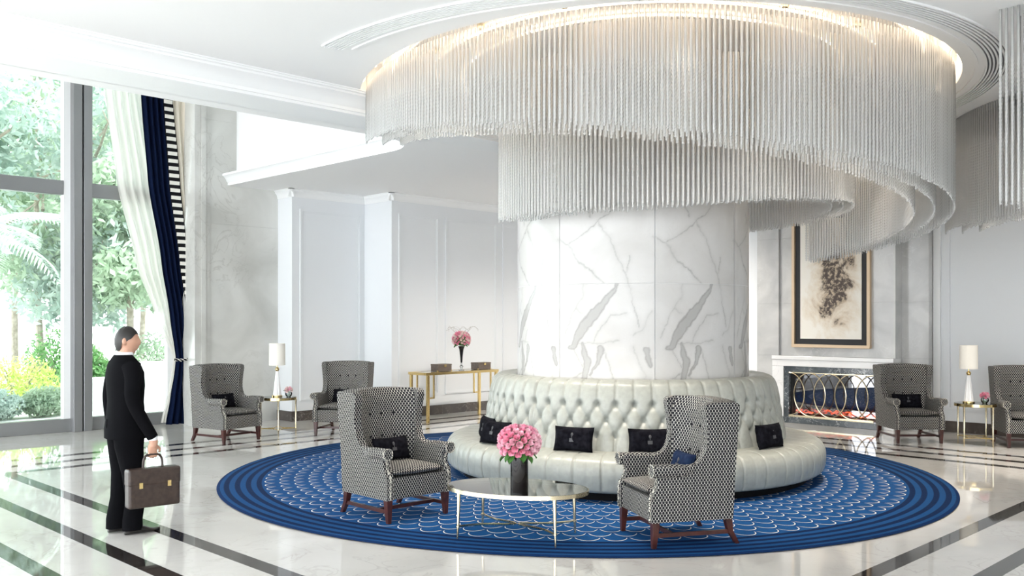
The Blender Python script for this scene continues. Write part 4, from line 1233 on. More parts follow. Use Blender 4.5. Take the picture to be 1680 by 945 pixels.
leaves(bq, (0, 0, 0.272), 0.075, 9, -0.5, sc=1.2)

# --- the two lamp tables
lt = W(-3.46, 13.72)
s1, sh1 = side_table(lt, 0.25, 'round brass lamp table beside the armchair by the curtain')
lp1 = lt + W(CX - 0.03, CD + 0.05); lamp((lp1.x, lp1.y, sh1), 'white cone table lamp before the veined marble wall')
rt = W(6.34, 12.68)
s2, sh2 = side_table(rt, 0.55, 'round brass lamp table between the two armchairs on fireplace side')
lp2 = rt + W(CX - 0.07, CD + 0.04); lamp((lp2.x, lp2.y, sh2), 'white cone table lamp before the plain wall near fireplace')
def posy(loc, meshes, label, seed):
    t = thing('flower_posy', label, 'flowers', loc)
    m = MB(); m.lathe([(0, 0), (0.028, 0), (0.05, 0.03), (0.052, 0.055), (0.042, 0.075), (0.039, 0.075), (0.048, 0.052), (0.046, 0.03), (0.026, 0.004), (0, 0.004)], 20); m.build('bowl', 'clear_glass', t)
    stems(t, (0, 0, 0.006), (0, 0, 0.08), 6, 0.02, 0.0025)
    flower_dome(t, (0, 0, 0.10), 0.045, 0.04, 13, meshes, 'blossom', -0.35, seed, 1.0)
    leaves(t, (0, 0, 0.09), 0.04, 4, 0.4, seed, 0.6)
p = lt + W(CX + 0.16, CD - 0.03); posy((p.x, p.y, sh1), PALE, 'small glass bowl of pale pink flowers on table by the curtain', 6)
p = rt + W(CX + 0.10, CD - 0.06); posy((p.x, p.y, sh2), PINKS, 'small glass bowl of bright pink flowers on table near fireplace', 8)

# ================================================================== CONSOLE
cy0 = 5.42; cx0, cx1, cdp, cH = 1.52, 3.10, 0.46, 0.84
cs = thing('console_table', 'long polished brass console table against the panelled wall', 'table', ((cx0 + cx1) / 2, cy0 + cdp / 2, 0))
hw, hd = (cx1 - cx0) / 2, cdp / 2
def csb(name, *a, **k): return MB().bb(*a).build(name, k.get('mat', 'gold'), cs, smooth=0, bevel=0.003)
csb('apron', -hw - 0.05, hw + 0.05, -hd - 0.01, -hd + 0.03, cH - 0.045, cH)
csb('apron', -hw - 0.05, hw + 0.05, hd - 0.03, hd + 0.01, cH - 0.045, cH)
csb('apron', -hw - 0.05, -hw - 0.01, -hd + 0.03, hd - 0.03, cH - 0.045, cH)
csb('apron', hw + 0.01, hw + 0.05, -hd + 0.03, hd - 0.03, cH - 0.045, cH)
csb('top', -hw - 0.01, hw + 0.01, -hd + 0.03, hd - 0.03, cH - 0.02, cH - 0.003, mat='table_glass')
for sx in (-1, 1):
    for sy in (-1, 1):
        x = sx * hw; y = sy * (hd - 0.01)
        csb('leg', x - 0.022, x + 0.022, y - 0.022, y + 0.022, 0.0, cH - 0.045)
        # open bracket loop beside the leg
        xi = x - sx * 0.13
        m = MB(); m.bb(min(x - sx * 0.022, xi), max(x - sx * 0.022, xi), y - 0.012, y + 0.012, 0.40, 0.424); m.bb(xi - 0.012, xi + 0.012, y - 0.012, y + 0.012, 0.40, cH - 0.045)
        m.build('bracket', 'gold', cs, smooth=0)
def box(px, label, w=0.30):
    p = onY(px, 606, cy0 + cdp / 2)
    t = thing('keepsake_box', label, 'box', (p.x, cy0 + cdp / 2, cH), 0.0, 'brown boxes on the console')
    MB().bb(-w / 2, w / 2, -0.10, 0.10, 0, 0.095).build('body', 'box', t, smooth=0, bevel=0.003)
    MB().bb(-w / 2 - 0.003, w / 2 + 0.003, -0.103, 0.103, 0.097, 0.125).build('lid', 'box', t, smooth=0, bevel=0.003)
    m = MB(); m.bb(-0.022, 0.022, -0.112, -0.10, 0.075, 0.115); m.build('latch', 'gold', t, smooth=0, bevel=0.002)
    for sx in (-1, 1):
        m = MB(); m.bb(sx * w / 2 - 0.02, sx * w / 2 + 0.004, -0.104, -0.08, 0.0, 0.02); m.build('corner_plate', 'gold', t, smooth=0)
box(724, 'brown lidded box with brass latch on console, nearer the armchairs')
box(789, 'brown lidded box with brass latch on console, nearer the sofa')
p = onY(757, 606, cy0 + cdp / 2)
tv = thing('trumpet_vase', 'tall black trumpet vase on clear foot between two boxes', 'vase', (p.x, cy0 + cdp / 2, cH))
m = MB(); m.lathe([(0, 0), (0.05, 0), (0.05, 0.006), (0.02, 0.014), (0.016, 0.04), (0.03, 0.06), (0.03, 0.075), (0.014, 0.09), (0.013, 0.13), (0, 0.13)], 24); m.build('foot', 'clear_glass', tv)
m = MB(); m.lathe([(0.013, 0.13), (0.018, 0.16), (0.024, 0.25), (0.038, 0.36), (0.058, 0.42), (0.054, 0.42), (0.034, 0.36), (0.018, 0.25), (0.0, 0.18)], 24); m.build('body', 'black_glass', tv)
bz = thing('blossom_bouquet', 'loose bright pink bouquet with curling twigs in trumpet vase', 'flowers', (p.x, cy0 + cdp / 2, cH + 0.20))
stems(bz, (0, 0, 0), (0, 0, 0.26), 6, 0.03)
m = MB(); m.ell((0, 0, 0.32), (0.11, 0.11, 0.09), 12, 8); m.build('leaf_core', 'stem', bz)
flower_dome(bz, (0, 0, 0.335), 0.150, 0.138, 84, BLOSS, 'blossom', -0.5, 9, 0.92)
leaves(bz, (0, 0, 0.25), 0.06, 9, -0.1, 4, 1.2)
q = random.Random(12)
for i in range(9):
    a = 2 * PI * i / 9; L_ = q.uniform(0.22, 0.34)
    pts = [(0.05 * math.cos(a), 0.05 * math.sin(a), 0.36)]
    for k in range(1, 7):
        t_ = k / 6; pts.append((0.05 * math.cos(a) + L_ * t_ * math.cos(a + 1.2 * t_), 0.05 * math.sin(a) + L_ * t_ * math.sin(a + 1.2 * t_), 0.36 + 0.20 * math.sin(2.4 * t_) + q.uniform(-0.02, 0.02)))
    m = MB(); m.tube(smoothpath(pts, 4), 0.0016, 4); m.build('twig', 'bark', bz)

# ================================================================== PAINTING OVER THE FIREPLACE
a = onX(1302, 569, XF); b = onX(1430, 571, XF)
yc, ww = (a.y + b.y) / 2, abs(a.y - b.y)
z0 = 1.265; hh = 2.25
pt = thing('painting', 'tall abstract painting in beige and charcoal with black mat', 'painting', (XF, yc, z0 + hh / 2))
m = MB(); fw = 0.05
for (y0, y1, q0, q1) in ((-ww / 2, ww / 2, -hh / 2, -hh / 2 + fw), (-ww / 2, ww / 2, hh / 2 - fw, hh / 2), (-ww / 2, -ww / 2 + fw, -hh / 2 + fw, hh / 2 - fw), (ww / 2 - fw, ww / 2, -hh / 2 + fw, hh / 2 - fw)):
    m.bb(-0.075, -0.002, y0, y1, q0, q1)
m.build('frame', 'art_gold', pt, smooth=0, bevel=0.006)
MB().bb(-0.030, -0.002, -ww / 2 + fw, ww / 2 - fw, -hh / 2 + fw, hh / 2 - fw).build('black_mat', 'art_black', pt, smooth=0)
MB().bb(-0.045, -0.030, -ww / 2 + fw + 0.095, ww / 2 - fw - 0.095, -hh / 2 + fw + 0.095, hh / 2 - fw - 0.095).build('canvas', 'art', pt, smooth=0)

# ================================================================== CURTAINS
YCUR = 8.12
def drape(name, rows, folds, amp, mat, parent=None, Y=YCUR, nv=70, nu=None, phase=0.0, top=None, thick=0.0, sharp=1.0):
    """rows: (pixel row, left col, right col) of the hanging cloth on the plane y=Y; pleated in depth"""
    ks = []
    for (py, l, r) in rows:
        a, b = onY(l, py, Y), onY(r, py, Y); ks.append(((a.z + b.z) / 2, a.x, b.x))
    ks.sort()
    if top and ks[-1][0] < top: ks.append((top, ks[-1][1] + (ks[-1][1] - ks[-2][1]) * 0.3, ks[-1][2]))
    ks[0] = (max(0.02, ks[0][0]), ks[0][1], ks[0][2])
    zs = [k[0] for k in ks]
    def at(z):
        z = min(max(z, zs[0]), zs[-1])
        i = max(0, min(len(zs) - 2, next((j for j in range(len(zs) - 1) if z <= zs[j + 1]), len(zs) - 2)))
        t = (z - zs[i]) / max(1e-6, zs[i + 1] - zs[i]); t = t * t * (3 - 2 * t) * 0.35 + t * 0.65
        return ks[i][1] * (1 - t) + ks[i + 1][1] * t, ks[i][2] * (1 - t) + ks[i + 1][2] * t
    nu = nu or folds * 10
    def fn(u, v):
        z = zs[0] + (zs[-1] - zs[0]) * v; l, r = at(z); w = abs(r - l)
        am = min(amp, amp * (0.35 + w * 1.2))
        s_ = math.sin(2 * PI * folds * u + phase + 0.5 * math.sin(1.7 * z)); s_ = math.copysign(abs(s_) ** sharp, s_)
        return (l + (r - l) * u, Y + am * s_, z)
    m = MB(); m.grid(fn, nu, nv)
    o = m.build(name, mat, parent, smooth=180)
    return o, at
sc_, at_s = drape('sheer_curtain', [(146, 172, 236), (300, 192, 262), (430, 222, 282), (520, 256, 291), (588, 285, 295), (640, 277, 290), (693, 264, 284)], 5, 0.035, 'sheer', Y=8.22, top=6.3, phase=0.4)
tag(sc_, 'white sheer curtain gathered back from the tall window', 'curtain')
cur = thing('curtain', 'navy curtain with striped braid edge tied back at the window', 'curtain', (0, 0, 0))
drape('navy_panel', [(150, 231, 268), (300, 243, 278), (430, 264, 296), (520, 279, 309), (588, 289, 313), (610, 287, 314), (650, 280, 314), (697, 272, 314)], 4, 0.045, 'navy', cur, 8.08, top=6.3)
br, at_b = drape('braid', [(150, 267, 283), (300, 277, 296), (430, 294, 309), (520, 307, 315), (560, 311, 316)], 1, 0.012, 'braid_black', cur, 8.00, top=6.3, nu=4)
drape('cream_lining', [(150, 282, 317), (300, 294, 318), (420, 307, 318), (500, 313, 318), (560, 314, 318)], 3, 0.03, 'cream_cloth', cur, 7.98 + 0.06, top=6.3)
z = 1.55
z_top = 6.25
while z < z_top:
    l, r = at_b(z); m = MB()
    m.bb(l + 0.02 * (r - l), l + 0.86 * (r - l), 7.975, 7.988, z, z + 0.058); m.build('braid_bar', 'braid_white', br, smooth=0)
    z += 0.118
a = onY(286, 590, 7.99); b = onY(314, 584, 7.99)
pts = [(a.x + (b.x - a.x) * t, 7.99 - 0.07 * math.sin(PI * t), a.z + (b.z - a.z) * t - 0.03 * math.sin(PI * t)) for t in [i / 14 for i in range(15)]]
rope = MB().tube(pts, 0.018, 8).build('tieback_rope', 'braid_black', cur)
for ph in (0.0, PI):
    hp = [(p[0], p[1] + 0.017 * math.cos(ph + i * 1.1), p[2] + 0.017 * math.sin(ph + i * 1.1)) for i, p in enumerate(pts)]
    MB().tube(smoothpath(hp, 4), 0.007, 5).build('rope_strand', 'braid_white', rope)
m = MB(); m.tube([(-2.85, 8.12, 6.34), (XJ, 8.12, 6.34)], 0.025, 10)
cr_ = m.build('curtain_rail', 'steel'); tag(cr_, 'steel curtain rail high above the tall window', 'rail')

# ================================================================== CHANDELIERS
def strand_geo(L, smooth_len=0.42, sides=5):
    """profile rows (r, z) of one glass strand hanging down from z=0"""
    pf = [(0.0012, 0.29), (0.0012, 0.0), (0.0115, -0.004), (0.0120, -min(smooth_len, L * 0.5))]
    z = -min(smooth_len, L * 0.5) - 0.012; k = 0
    while z > -L + 0.02:
        pf.append((0.0095 if k % 2 else 0.0150, z)); z -= 0.0165; k += 1
    pf += [(0.006, -L + 0.012), (0.014, -L + 0.004), (0.0, -L - 0.010)]
    return pf
def strand_arrays(L, sides=5):
    pf = np.array(strand_geo(L)); n = len(pf)
    a = np.arange(sides) * 2 * PI / sides
    v = np.stack([np.outer(np.cos(a), pf[:, 0]), np.outer(np.sin(a), pf[:, 0]), np.repeat(pf[None, :, 1], sides, 0)], -1).reshape(-1, 3)
    i, j = np.meshgrid(np.arange(sides), np.arange(n - 1), indexing='ij'); i2 = (i + 1) % sides
    f = np.stack([i * n + j, i * n + j + 1, i2 * n + j + 1, i2 * n + j], -1).reshape(-1, 4)
    return v, f
CACHE = {}
def bucket(L): return max(4, round(L / 0.06))
def strand_mesh(L):
    b = bucket(L)
    if ('m', b) not in CACHE:
        v, f = strand_arrays(b * 0.06)
        me = bpy.data.meshes.new('glass_strand'); me.from_pydata(v.tolist(), [], f.tolist()); me.shade_smooth(); me.materials.append(M['rod'])
        CACHE[('m', b)] = me
    return CACHE[('m', b)]
def bulk(name, items, parent):
    V, Fc, o = [], [], 0
    for (x, y, L, rz) in items:
        b = bucket(L)
        if ('a', b) not in CACHE: CACHE[('a', b)] = strand_arrays(b * 0.06)
        v, f = CACHE[('a', b)]
        V.append(v * np.array([1, 1, L / (b * 0.06)]) + np.array([x, y, 0])); Fc.append(f + o); o += len(v)
    V = np.concatenate(V); Fc = np.concatenate(Fc)
    me = bpy.data.meshes.new(name)
    me.vertices.add(len(V)); me.vertices.foreach_set('co', V.astype(np.float32).ravel())
    me.loops.add(len(Fc) * 4); me.loops.foreach_set('vertex_index', Fc.astype(np.int32).ravel())
    me.polygons.add(len(Fc)); me.polygons.foreach_set('loop_start', np.arange(0, len(Fc) * 4, 4, dtype=np.int32))
    me.polygons.foreach_set('use_smooth', np.ones(len(Fc), dtype=bool))
    me.update(calc_edges=True); me.validate()
    me.materials.append(M['rod'])
    ob = obj(name, me, parent); ob['kind'] = 'stuff'
    return ob
q = random.Random(21)
def hang(root, ox, oy, items, n_single):
    items = [(x - ox, y - oy, L, r) for (x, y, L, r) in items]
    for (x, y, L, r) in items[:n_single]:
        o = obj('glass_strand', strand_mesh(L), root); o.location = (x, y, 0); o.rotation_euler = (0, 0, r); o.scale = (1, 1, L / (bucket(L) * 0.06))
    if items[n_single:]: bulk('glass_strands', items[n_single:], root)
def polar(al, r):
    a = math.radians(al); return W(CX + r * math.sin(a), CD - r * math.cos(a))
PITCH = 0.045
def row(a0, a1, rf, zf, jit=0.012):
    out = []; al = a0
    while al <= a1:
        r = rf(al); p = polar(al, r); L = ZC - zf(al) + q.uniform(-jit, jit)
        if p.y < 1.78: out.append((p.x, p.y, max(0.2, L), q.uniform(0, 6.28)))
        al += math.degrees(PITCH / r)
    return out
z_out = lambda al: 3.19 - 0.0056 * al
chd = thing('chandelier', 'huge spiral chandelier of hanging glass bead strands around marble column', 'chandelier', (0, 0, ZC))
items = row(-84, 125, lambda a: rout(a), z_out)
items += row(-82, 124, lambda a: rout(a) - 0.18, lambda a: z_out(a) - 0.01)
items += row(-80, 123, lambda a: rout(a) - 0.37, lambda a: z_out(a) - 0.02)
rin = lambda al: 1.66 + 0.72 * sst(-65, 70, al)
zin = lambda al: 2.76 + 0.16 * sst(-10, 70, al) - 0.06 * sst(70, 150, al)
for k in range(3):
    items += row(-64 + k, 152, lambda a, k=k: max(1.38, rin(a) - 0.11 * k), lambda a: zin(a))
front = [it for it in items[:270]]
hang(chd, 0, 0, items, 300)
for r in (0.09, 0.28, 0.70, 1.05):  # glowing strips added among the rows to brighten the strands
    pts = [polar(a_, rout(a_) - r) for a_ in range(-90, 200, 4)]
    MB().tube([(p.x, p.y, 0.26) for p in pts if p.y < 1.70], 0.012, 6).build('light_strip', 'cove_led', chd)
for i in range(9):
    p = polar(-62 + 21 * i, rout(-62 + 21 * i) - 0.62)
    if p.y > 1.6: continue
    o = MB().lathe([(0, 0.0), (0.03, 0.0), (0.036, 0.02), (0.036, 0.05), (0, 0.05)], 14).build('spot_lamp', 'champagne', chd); o.location = (p.x, p.y, 0.245)
    ld = bpy.data.lights.new('spot', 'SPOT'); ld.energy = 85; ld.spot_size = math.radians(62); ld.spot_blend = 0.7; ld.shadow_soft_size = 0.03; ld.color = (1.0, 0.90, 0.78)
    lo = bpy.data.objects.new('spot', ld); C.objects.link(lo); lo.parent = chd; lo.location = (p.x, p.y, 0.24)
# mounting rings in the recess
for r in (0.0, 0.18, 0.37):
    pts = [polar(a, rout(a) - r) for a in range(-84, 126, 3)]
    MB().tube([(p.x, p.y, 0.285) for p in pts if p.y < 1.78], 0.012, 6).build('mounting_ring', 'white_paint', chd)

ch2 = thing('chandelier', 'glass bead strand chandelier hanging beside the spiral one, towards the plain wall', 'chandelier', (*W(8.7, 10.8).xy, ZC))
c2p = W(8.72, 10.8); it2 = []
for r, dz in ((3.30, 0), (3.10, -0.01), (2.9, -0.02)):
    al = -116.0
    while al < -48:
        a = math.radians(al); p = W(8.72 + r * math.sin(a), 10.8 - r * math.cos(a))
        if p.x < XW - 0.2: it2.append((p.x, p.y, ZC - 2.86 + q.uniform(-0.012, 0.012), 0))
        al += math.degrees(PITCH / r)
near2 = []
for k in range(3):
    for i in range(40):
        p = W(3.90 + 0.24 * k + 0.030 * i, 7.36 - 0.033 * i + 0.16 * k); near2.append((p.x, p.y, ZC - 2.62 + 0.002 * i + q.uniform(-0.012, 0.012), 0))
hang(ch2, c2p.x, c2p.y, near2[:60] + it2[:200] + near2[60:] + it2[200:], 260)
for i in range(4):  # added spots that lift the dull far strands of this chandelier
    a = math.radians(-112 + 18 * i); p = W(8.72 + 2.72 * math.sin(a), 10.8 - 2.72 * math.cos(a))
    o = MB().lathe([(0, 0.0), (0.03, 0.0), (0.036, 0.02), (0.036, 0.05), (0, 0.05)], 14).build('spot_lamp', 'champagne', ch2); o.location = (p.x - c2p.x, p.y - c2p.y, -0.04)
    ld = bpy.data.lights.new('spot', 'SPOT'); ld.energy = 85; ld.spot_size = math.radians(75); ld.spot_blend = 0.7; ld.shadow_soft_size = 0.03; ld.color = (1.0, 0.90, 0.78)
    lo = bpy.data.objects.new('spot', ld); C.objects.link(lo); lo.parent = ch2; lo.location = (p.x - c2p.x, p.y - c2p.y, -0.045)
pts = [W(3.90 + 0.030 * i, 7.36 - 0.033 * i) for i in range(0, 41, 4)]
MB().tube([(p.x - c2p.x, p.y - c2p.y, 0.01) for p in pts], 0.012, 6).build('mounting_ring', 'white_paint', ch2)

# ================================================================== THE WALKING MAN
ang = math.radians(50)
pp = fl(206, 874)
man = thing('person', 'person in dark suit walking with briefcase, seen from behind', 'person', (pp.x, pp.y, 0.0), rz_of(math.sin(ang), math.cos(ang)))
def loft(rings, n=20):
    """rings: (cx, cy, z, rx, ry)"""
    m = MB(); vs_ = []
    for (cx_, cy_, z_, rx, ry) in rings:
        for i in range(n):
            a = 2 * PI * i / n
            vs_.append((cx_ + rx * math.copysign(abs(math.cos(a)) ** 0.85, math.cos(a)), cy_ + ry * math.copysign(abs(math.sin(a)) ** 0.85, math.sin(a)), z_))
    k = len(rings)
    m.add(vs_, [(i * n + j, i * n + (j + 1) % n, (i + 1) * n + (j + 1) % n, (i + 1) * n + j) for i in range(k - 1) for j in range(n)])
    m.f.append(tuple(range(n))[::-1]); m.f.append(tuple((k - 1) * n + j for j in range(n)))
    return m
hand_r = Vector((-0.27, -0.13, 0.72)); hand_l = Vector((0.28, 0.02, 0.74))     # local -x is the man's right
man.scale = (0.97,) * 3
# body: head, neck and hands with fingers
m = MB()
def head_pt(u, v):
    th = 2 * PI * u; ph = PI * v
    x = 0.074 * math.sin(ph) * math.cos(th); y = 0.095 * math.sin(ph) * math.sin(th); z_ = 0.118 * math.cos(ph)
    if z_ < 0:                      # jaw narrows, chin forward
        k = 1 + 0.55 * z_ / 0.118 * 0.6; x *= k; y = y * k - 0.018 * (-z_ / 0.118)
    fr = math.exp(-((x) ** 2 / 0.00022 + (z_ + 0.012) ** 2 / 0.0009)) if y < -0.03 else 0
    y -= 0.016 * fr                 # nose
    ey = sum(math.exp(-((x - sx) ** 2 / 0.0002 + (z_ - 0.012) ** 2 / 0.00015)) for sx in (-0.03, 0.03)) if y < -0.03 else 0
    y += 0.008 * ey                 # eye sockets
    mo = math.exp(-(x ** 2 / 0.0006 + (z_ + 0.058) ** 2 / 0.00008)) if y < -0.03 else 0
    y -= 0.006 * mo
    ca, sa = math.cos(-0.55), math.sin(-0.55)      # head turned to his right
    x, y = x * ca - y * sa, x * sa + y * ca
    return (x, -0.015 + y, 1.585 + z_)
m.grid(head_pt, 36, 30, cu=True)
m.tube([(0, 0.02, 1.36), (0, 0.012, 1.42), (0, 0.0, 1.50), (0, -0.01, 1.54)], [0.075, 0.060, 0.055, 0.055], 14)
for sx in (-1, 1):
    ca, sa = math.cos(-0.55), math.sin(-0.55); x, y = sx * 0.078, 0.005
    m.ell((x * ca - y * sa, -0.015 + x * sa + y * ca, 1.585), (0.012, 0.02, 0.032), 8, 6)
for h, sg, curl in ((hand_r, -1, 1.0), (hand_l, 1, 0.45)):
    m.ell((h.x, h.y, h.z), (0.020, 0.042, 0.050), 12, 8)
    m.tube([(h.x, h.y, h.z + 0.12), (h.x, h.y, h.z + 0.03)], [0.030, 0.028], 10)
    for i, ln in enumerate((0.070, 0.080, 0.075, 0.060)):
        y0 = h.y - 0.030 + 0.020 * i
        pts = [(h.x, y0, h.z - 0.035), (h.x - sg * 0.006, y0, h.z - 0.035 - ln * 0.45), (h.x - sg * (0.010 + 0.022 * curl), y0, h.z - 0.035 - ln * (0.8 - 0.25 * curl)), (h.x - sg * (0.014 + 0.038 * curl), y0, h.z - 0.035 - ln * (1.0 - 0.7 * curl))]
        m.tube(smoothpath(pts, 3), [0.0095] * 5 + [0.0085] * 4 + [0.007], 7)
    m.tube(smoothpath([(h.x, h.y - 0.032, h.z + 0.015), (h.x - sg * 0.012, h.y - 0.060, h.z - 0.012), (h.x - sg * 0.024, h.y - 0.058, h.z - 0.045)], 4), [0.012] * 5 + [0.0105, 0.010, 0.009, 0.008], 7)
m.tube([(0, 0.01, 0.95), (0, 0.0, 1.15), (0, 0.01, 1.33), (0, 0.015, 1.42)], [0.11, 0.10, 0.10, 0.07], 14)
for sg, h in ((-1, hand_r), (1, hand_l)):
    m.tube(smoothpath([(0, 0.01, 1.37), (sg * 0.165, 0.01, 1.37), (sg * 0.262, 0.05 if sg > 0 else 0.02, 1.10), (h.x, h.y, h.z + 0.10), (h.x, h.y, h.z + 0.01)], 5), [0.045] * 8 + [0.038] * 6 + [0.030] * 7, 10)
for sx in (-1, 1):
    m.tube([(sx * 0.06, 0, 0.98), (sx * 0.088, 0, 0.80), (sx * 0.088, 0, 0.62)], [0.075, 0.06, 0.045], 10)
bo = m.build('body_source', 'skin', None, smooth=0)
rm = bo.modifiers.new('remesh', 'REMESH'); rm.mode = 'VOXEL'; rm.voxel_size = 0.0055; rm.use_smooth_shade = True
bme_ = bpy.data.meshes.new_from_object(bo.evaluated_get(bpy.context.evaluated_depsgraph_get())); bme_.name = 'body'
bpy.data.objects.remove(bo)
if not bme_.materials: bme_.materials.append(M['skin'])
bme_.shade_smooth(); obj('body', bme_, man)
# hair cap
m = MB()
def hair_pt(u, v):
    th = 2 * PI * u; sy_ = math.sin(th)
    lim = 0.34 + 0.12 * sst(-0.9, -0.4, sy_) + 0.06 * sst(-0.4, 0.05, sy_) + 0.20 * sst(0.1, 0.6, sy_)
    ph = PI * lim * v
    x = 0.079 * math.sin(ph) * math.cos(th); y = 0.101 * math.sin(ph) * math.sin(th) + 0.003; z_ = 0.126 * math.cos(ph) + 0.002 * math.sin(9 * th)
    if z_ < 0: x *= 1 + 0.15 * z_ / 0.118
    ca, sa = math.cos(-0.55), math.sin(-0.55); x, y = x * ca - y * sa, x * sa + y * ca
    return (x, -0.015 + y, 1.585 + z_)
m.grid(hair_pt, 36, 14, cu=True); m.build('hair', 'hair', man, smooth=180)
# jacket
m = loft([(0, 0.0, 0.79, 0.205, 0.155), (0, 0, 0.86, 0.21, 0.155), (0, 0.0, 0.98, 0.195, 0.140), (0, 0.0, 1.09, 0.185, 0.130), (0, 0.0, 1.22, 0.200, 0.138), (0, 0.005, 1.33, 0.210, 0.135), (0, 0.012, 1.40, 0.195, 0.112), (0, 0.018, 1.445, 0.140, 0.085), (0, 0.02, 1.475, 0.085, 0.068)], 28)
jk = m.build('jacket', 'suit', man, smooth=60)
for sg, h in ((-1, hand_r), (1, hand_l)):
    sh = Vector((sg * 0.175, 0.01, 1.385)); el = Vector((sg * 0.262, 0.05 if sg > 0 else 0.02, 1.10)); wr = h + Vector((0, 0, 0.085))
    pts = smoothpath([sh, sh.lerp(el, 0.35) + Vector((sg * 0.03, 0, 0.01)), el, wr], 6)
    k = len(pts); rs = [0.078 - 0.034 * (i / (k - 1)) for i in range(k)]
    MB().tube(pts, rs, 16).build('sleeve', 'suit', jk, smooth=60)
    MB().tube([wr + Vector((0, 0, 0.01)), wr - Vector((0, 0, 0.022))], 0.038, 12).build('cuff', 'shirt', man)
for sx in (-1, 1):
    MB().bar((sx * 0.005, 0.153, 0.80), (sx * 0.005, 0.150, 0.95), 0.004, 0.004).build('vent_seam', 'suit', jk, smooth=0)
m = MB(); m.lathe([(0.072, 1.452), (0.070, 1.495), (0.062, 1.498), (0.064, 1.452)], 20, (0, 0.008, 0)); m.build('shirt_collar', 'shirt', man)
# trousers
for sx, ky, fy in ((-1, -0.03, -0.05), (1, 0.0, 0.03)):
    m = loft([(sx * 0.082, fy + 0.02, 0.035, 0.062, 0.080), (sx * 0.082, fy + 0.02, 0.12, 0.064, 0.078), (sx * 0.085, ky + fy * 0.5, 0.30, 0.070, 0.078), (sx * 0.088, ky, 0.50, 0.076, 0.086), (sx * 0.090, 0.0, 0.72, 0.092, 0.112), (sx * 0.088, 0.0, 0.90, 0.100, 0.130), (sx * 0.07, 0, 1.0, 0.10, 0.12)], 18)
    m.build('trouser_leg', 'suit', man, smooth=60)
    def shoe_pt(u, v):
        th = 2 * PI * u; t = v
        yy = 0.085 - 0.285 * t
        w_ = 0.036 + 0.012 * math.sin(PI * min(1, t * 1.05)) - 0.014 * t ** 6
        if t > 0.94 or t < 0.04: w_ *= 0.55
        hgt = 0.075 if t < 0.35 else 0.075 - 0.045 * sst(0.35, 0.85, t)
        return (sx * 0.085 + w_ * math.cos(th), fy + yy, max(0.002, hgt / 2 + hgt / 2 * math.sin(th)))
    m = MB(); m.grid(shoe_pt, 18, 18, cu=True); m.f.append(tuple(i * 19 for i in range(18))); m.f.append(tuple(i * 19 + 18 for i in range(18)))
    m.build('shoe', 'shoe', man, smooth=60)
# briefcase in his right hand
bl = man.matrix_basis @ Vector((hand_r.x, hand_r.y, 0))
bc = thing('briefcase', 'brown leather briefcase carried in the man\'s hand', 'briefcase', (bl.x, bl.y, 0.24), man.rotation_euler.z)
MB().bb(-0.055, 0.055, -0.20, 0.20, 0.0, 0.30).build('body', 'case', bc, smooth=0, bevel=0.018, seg=3)
MB().bb(-0.059, 0.059, -0.203, 0.203, 0.17, 0.305).build('flap', 'case', bc, smooth=0, bevel=0.018, seg=3)
MB().tube(smoothpath([(0.0, -0.075, 0.30), (0.0, -0.07, 0.37), (0.0, -0.04, 0.405), (0.0, 0.04, 0.405), (0.0, 0.07, 0.37), (0.0, 0.075, 0.30)], 5), 0.010, 8).build('handle', 'case', bc)
for sy in (-0.11, 0.11):
    MB().bb(-0.064, -0.056, sy - 0.014, sy + 0.014, 0.155, 0.20).build('clasp', 'gold', bc, smooth=0)

# ================================================================== OUTSIDE
gr = struct(MB().bb(-22, 18, YWIN + 0.15, 60, -0.12, -0.02).build('ground', 'soil_stone', smooth=0), 'pale garden paving outside the windows', 'ground')
def leaf_cloud(blobs, n, size, seed):
    """n small two-triangle leaves scattered through ellipsoid blobs (c, r)"""
    R_ = np.random.RandomState(seed); V = []; tot = sum(b[1][0] * b[1][1] * b[1][2] for b in blobs)
    for c, r in blobs:
        k = int(n * (r[0] * r[1] * r[2]) / tot) + 1
        d = R_.normal(size=(k, 3)); d /= np.linalg.norm(d, axis=1)[:, None]
        p = np.array(c) + d * np.array(r) * (R_.uniform(0.25, 1, (k, 1)) ** 0.5)
        V.append(p)
    Pp = np.concatenate(V); k = len(Pp)
    u = R_.normal(size=(k, 3)); u /= np.linalg.norm(u, axis=1)[:, None]
    w_ = np.cross(u, R_.normal(size=(k, 3))); w_ /= np.linalg.norm(w_, axis=1)[:, None]
    s_ = size * R_.uniform(0.6, 1.25, (k, 1))
    vv = np.stack([Pp - u * s_, Pp + w_ * s_ * 0.38, Pp + u * s_, Pp - w_ * s_ * 0.38], 1).reshape(-1, 3)
    me = bpy.data.meshes.new('foliage'); me.from_pydata(vv.tolist(), [], [(4 * i, 4 * i + 1, 4 * i + 2, 4 * i + 3) for i in range(k)])
    return me
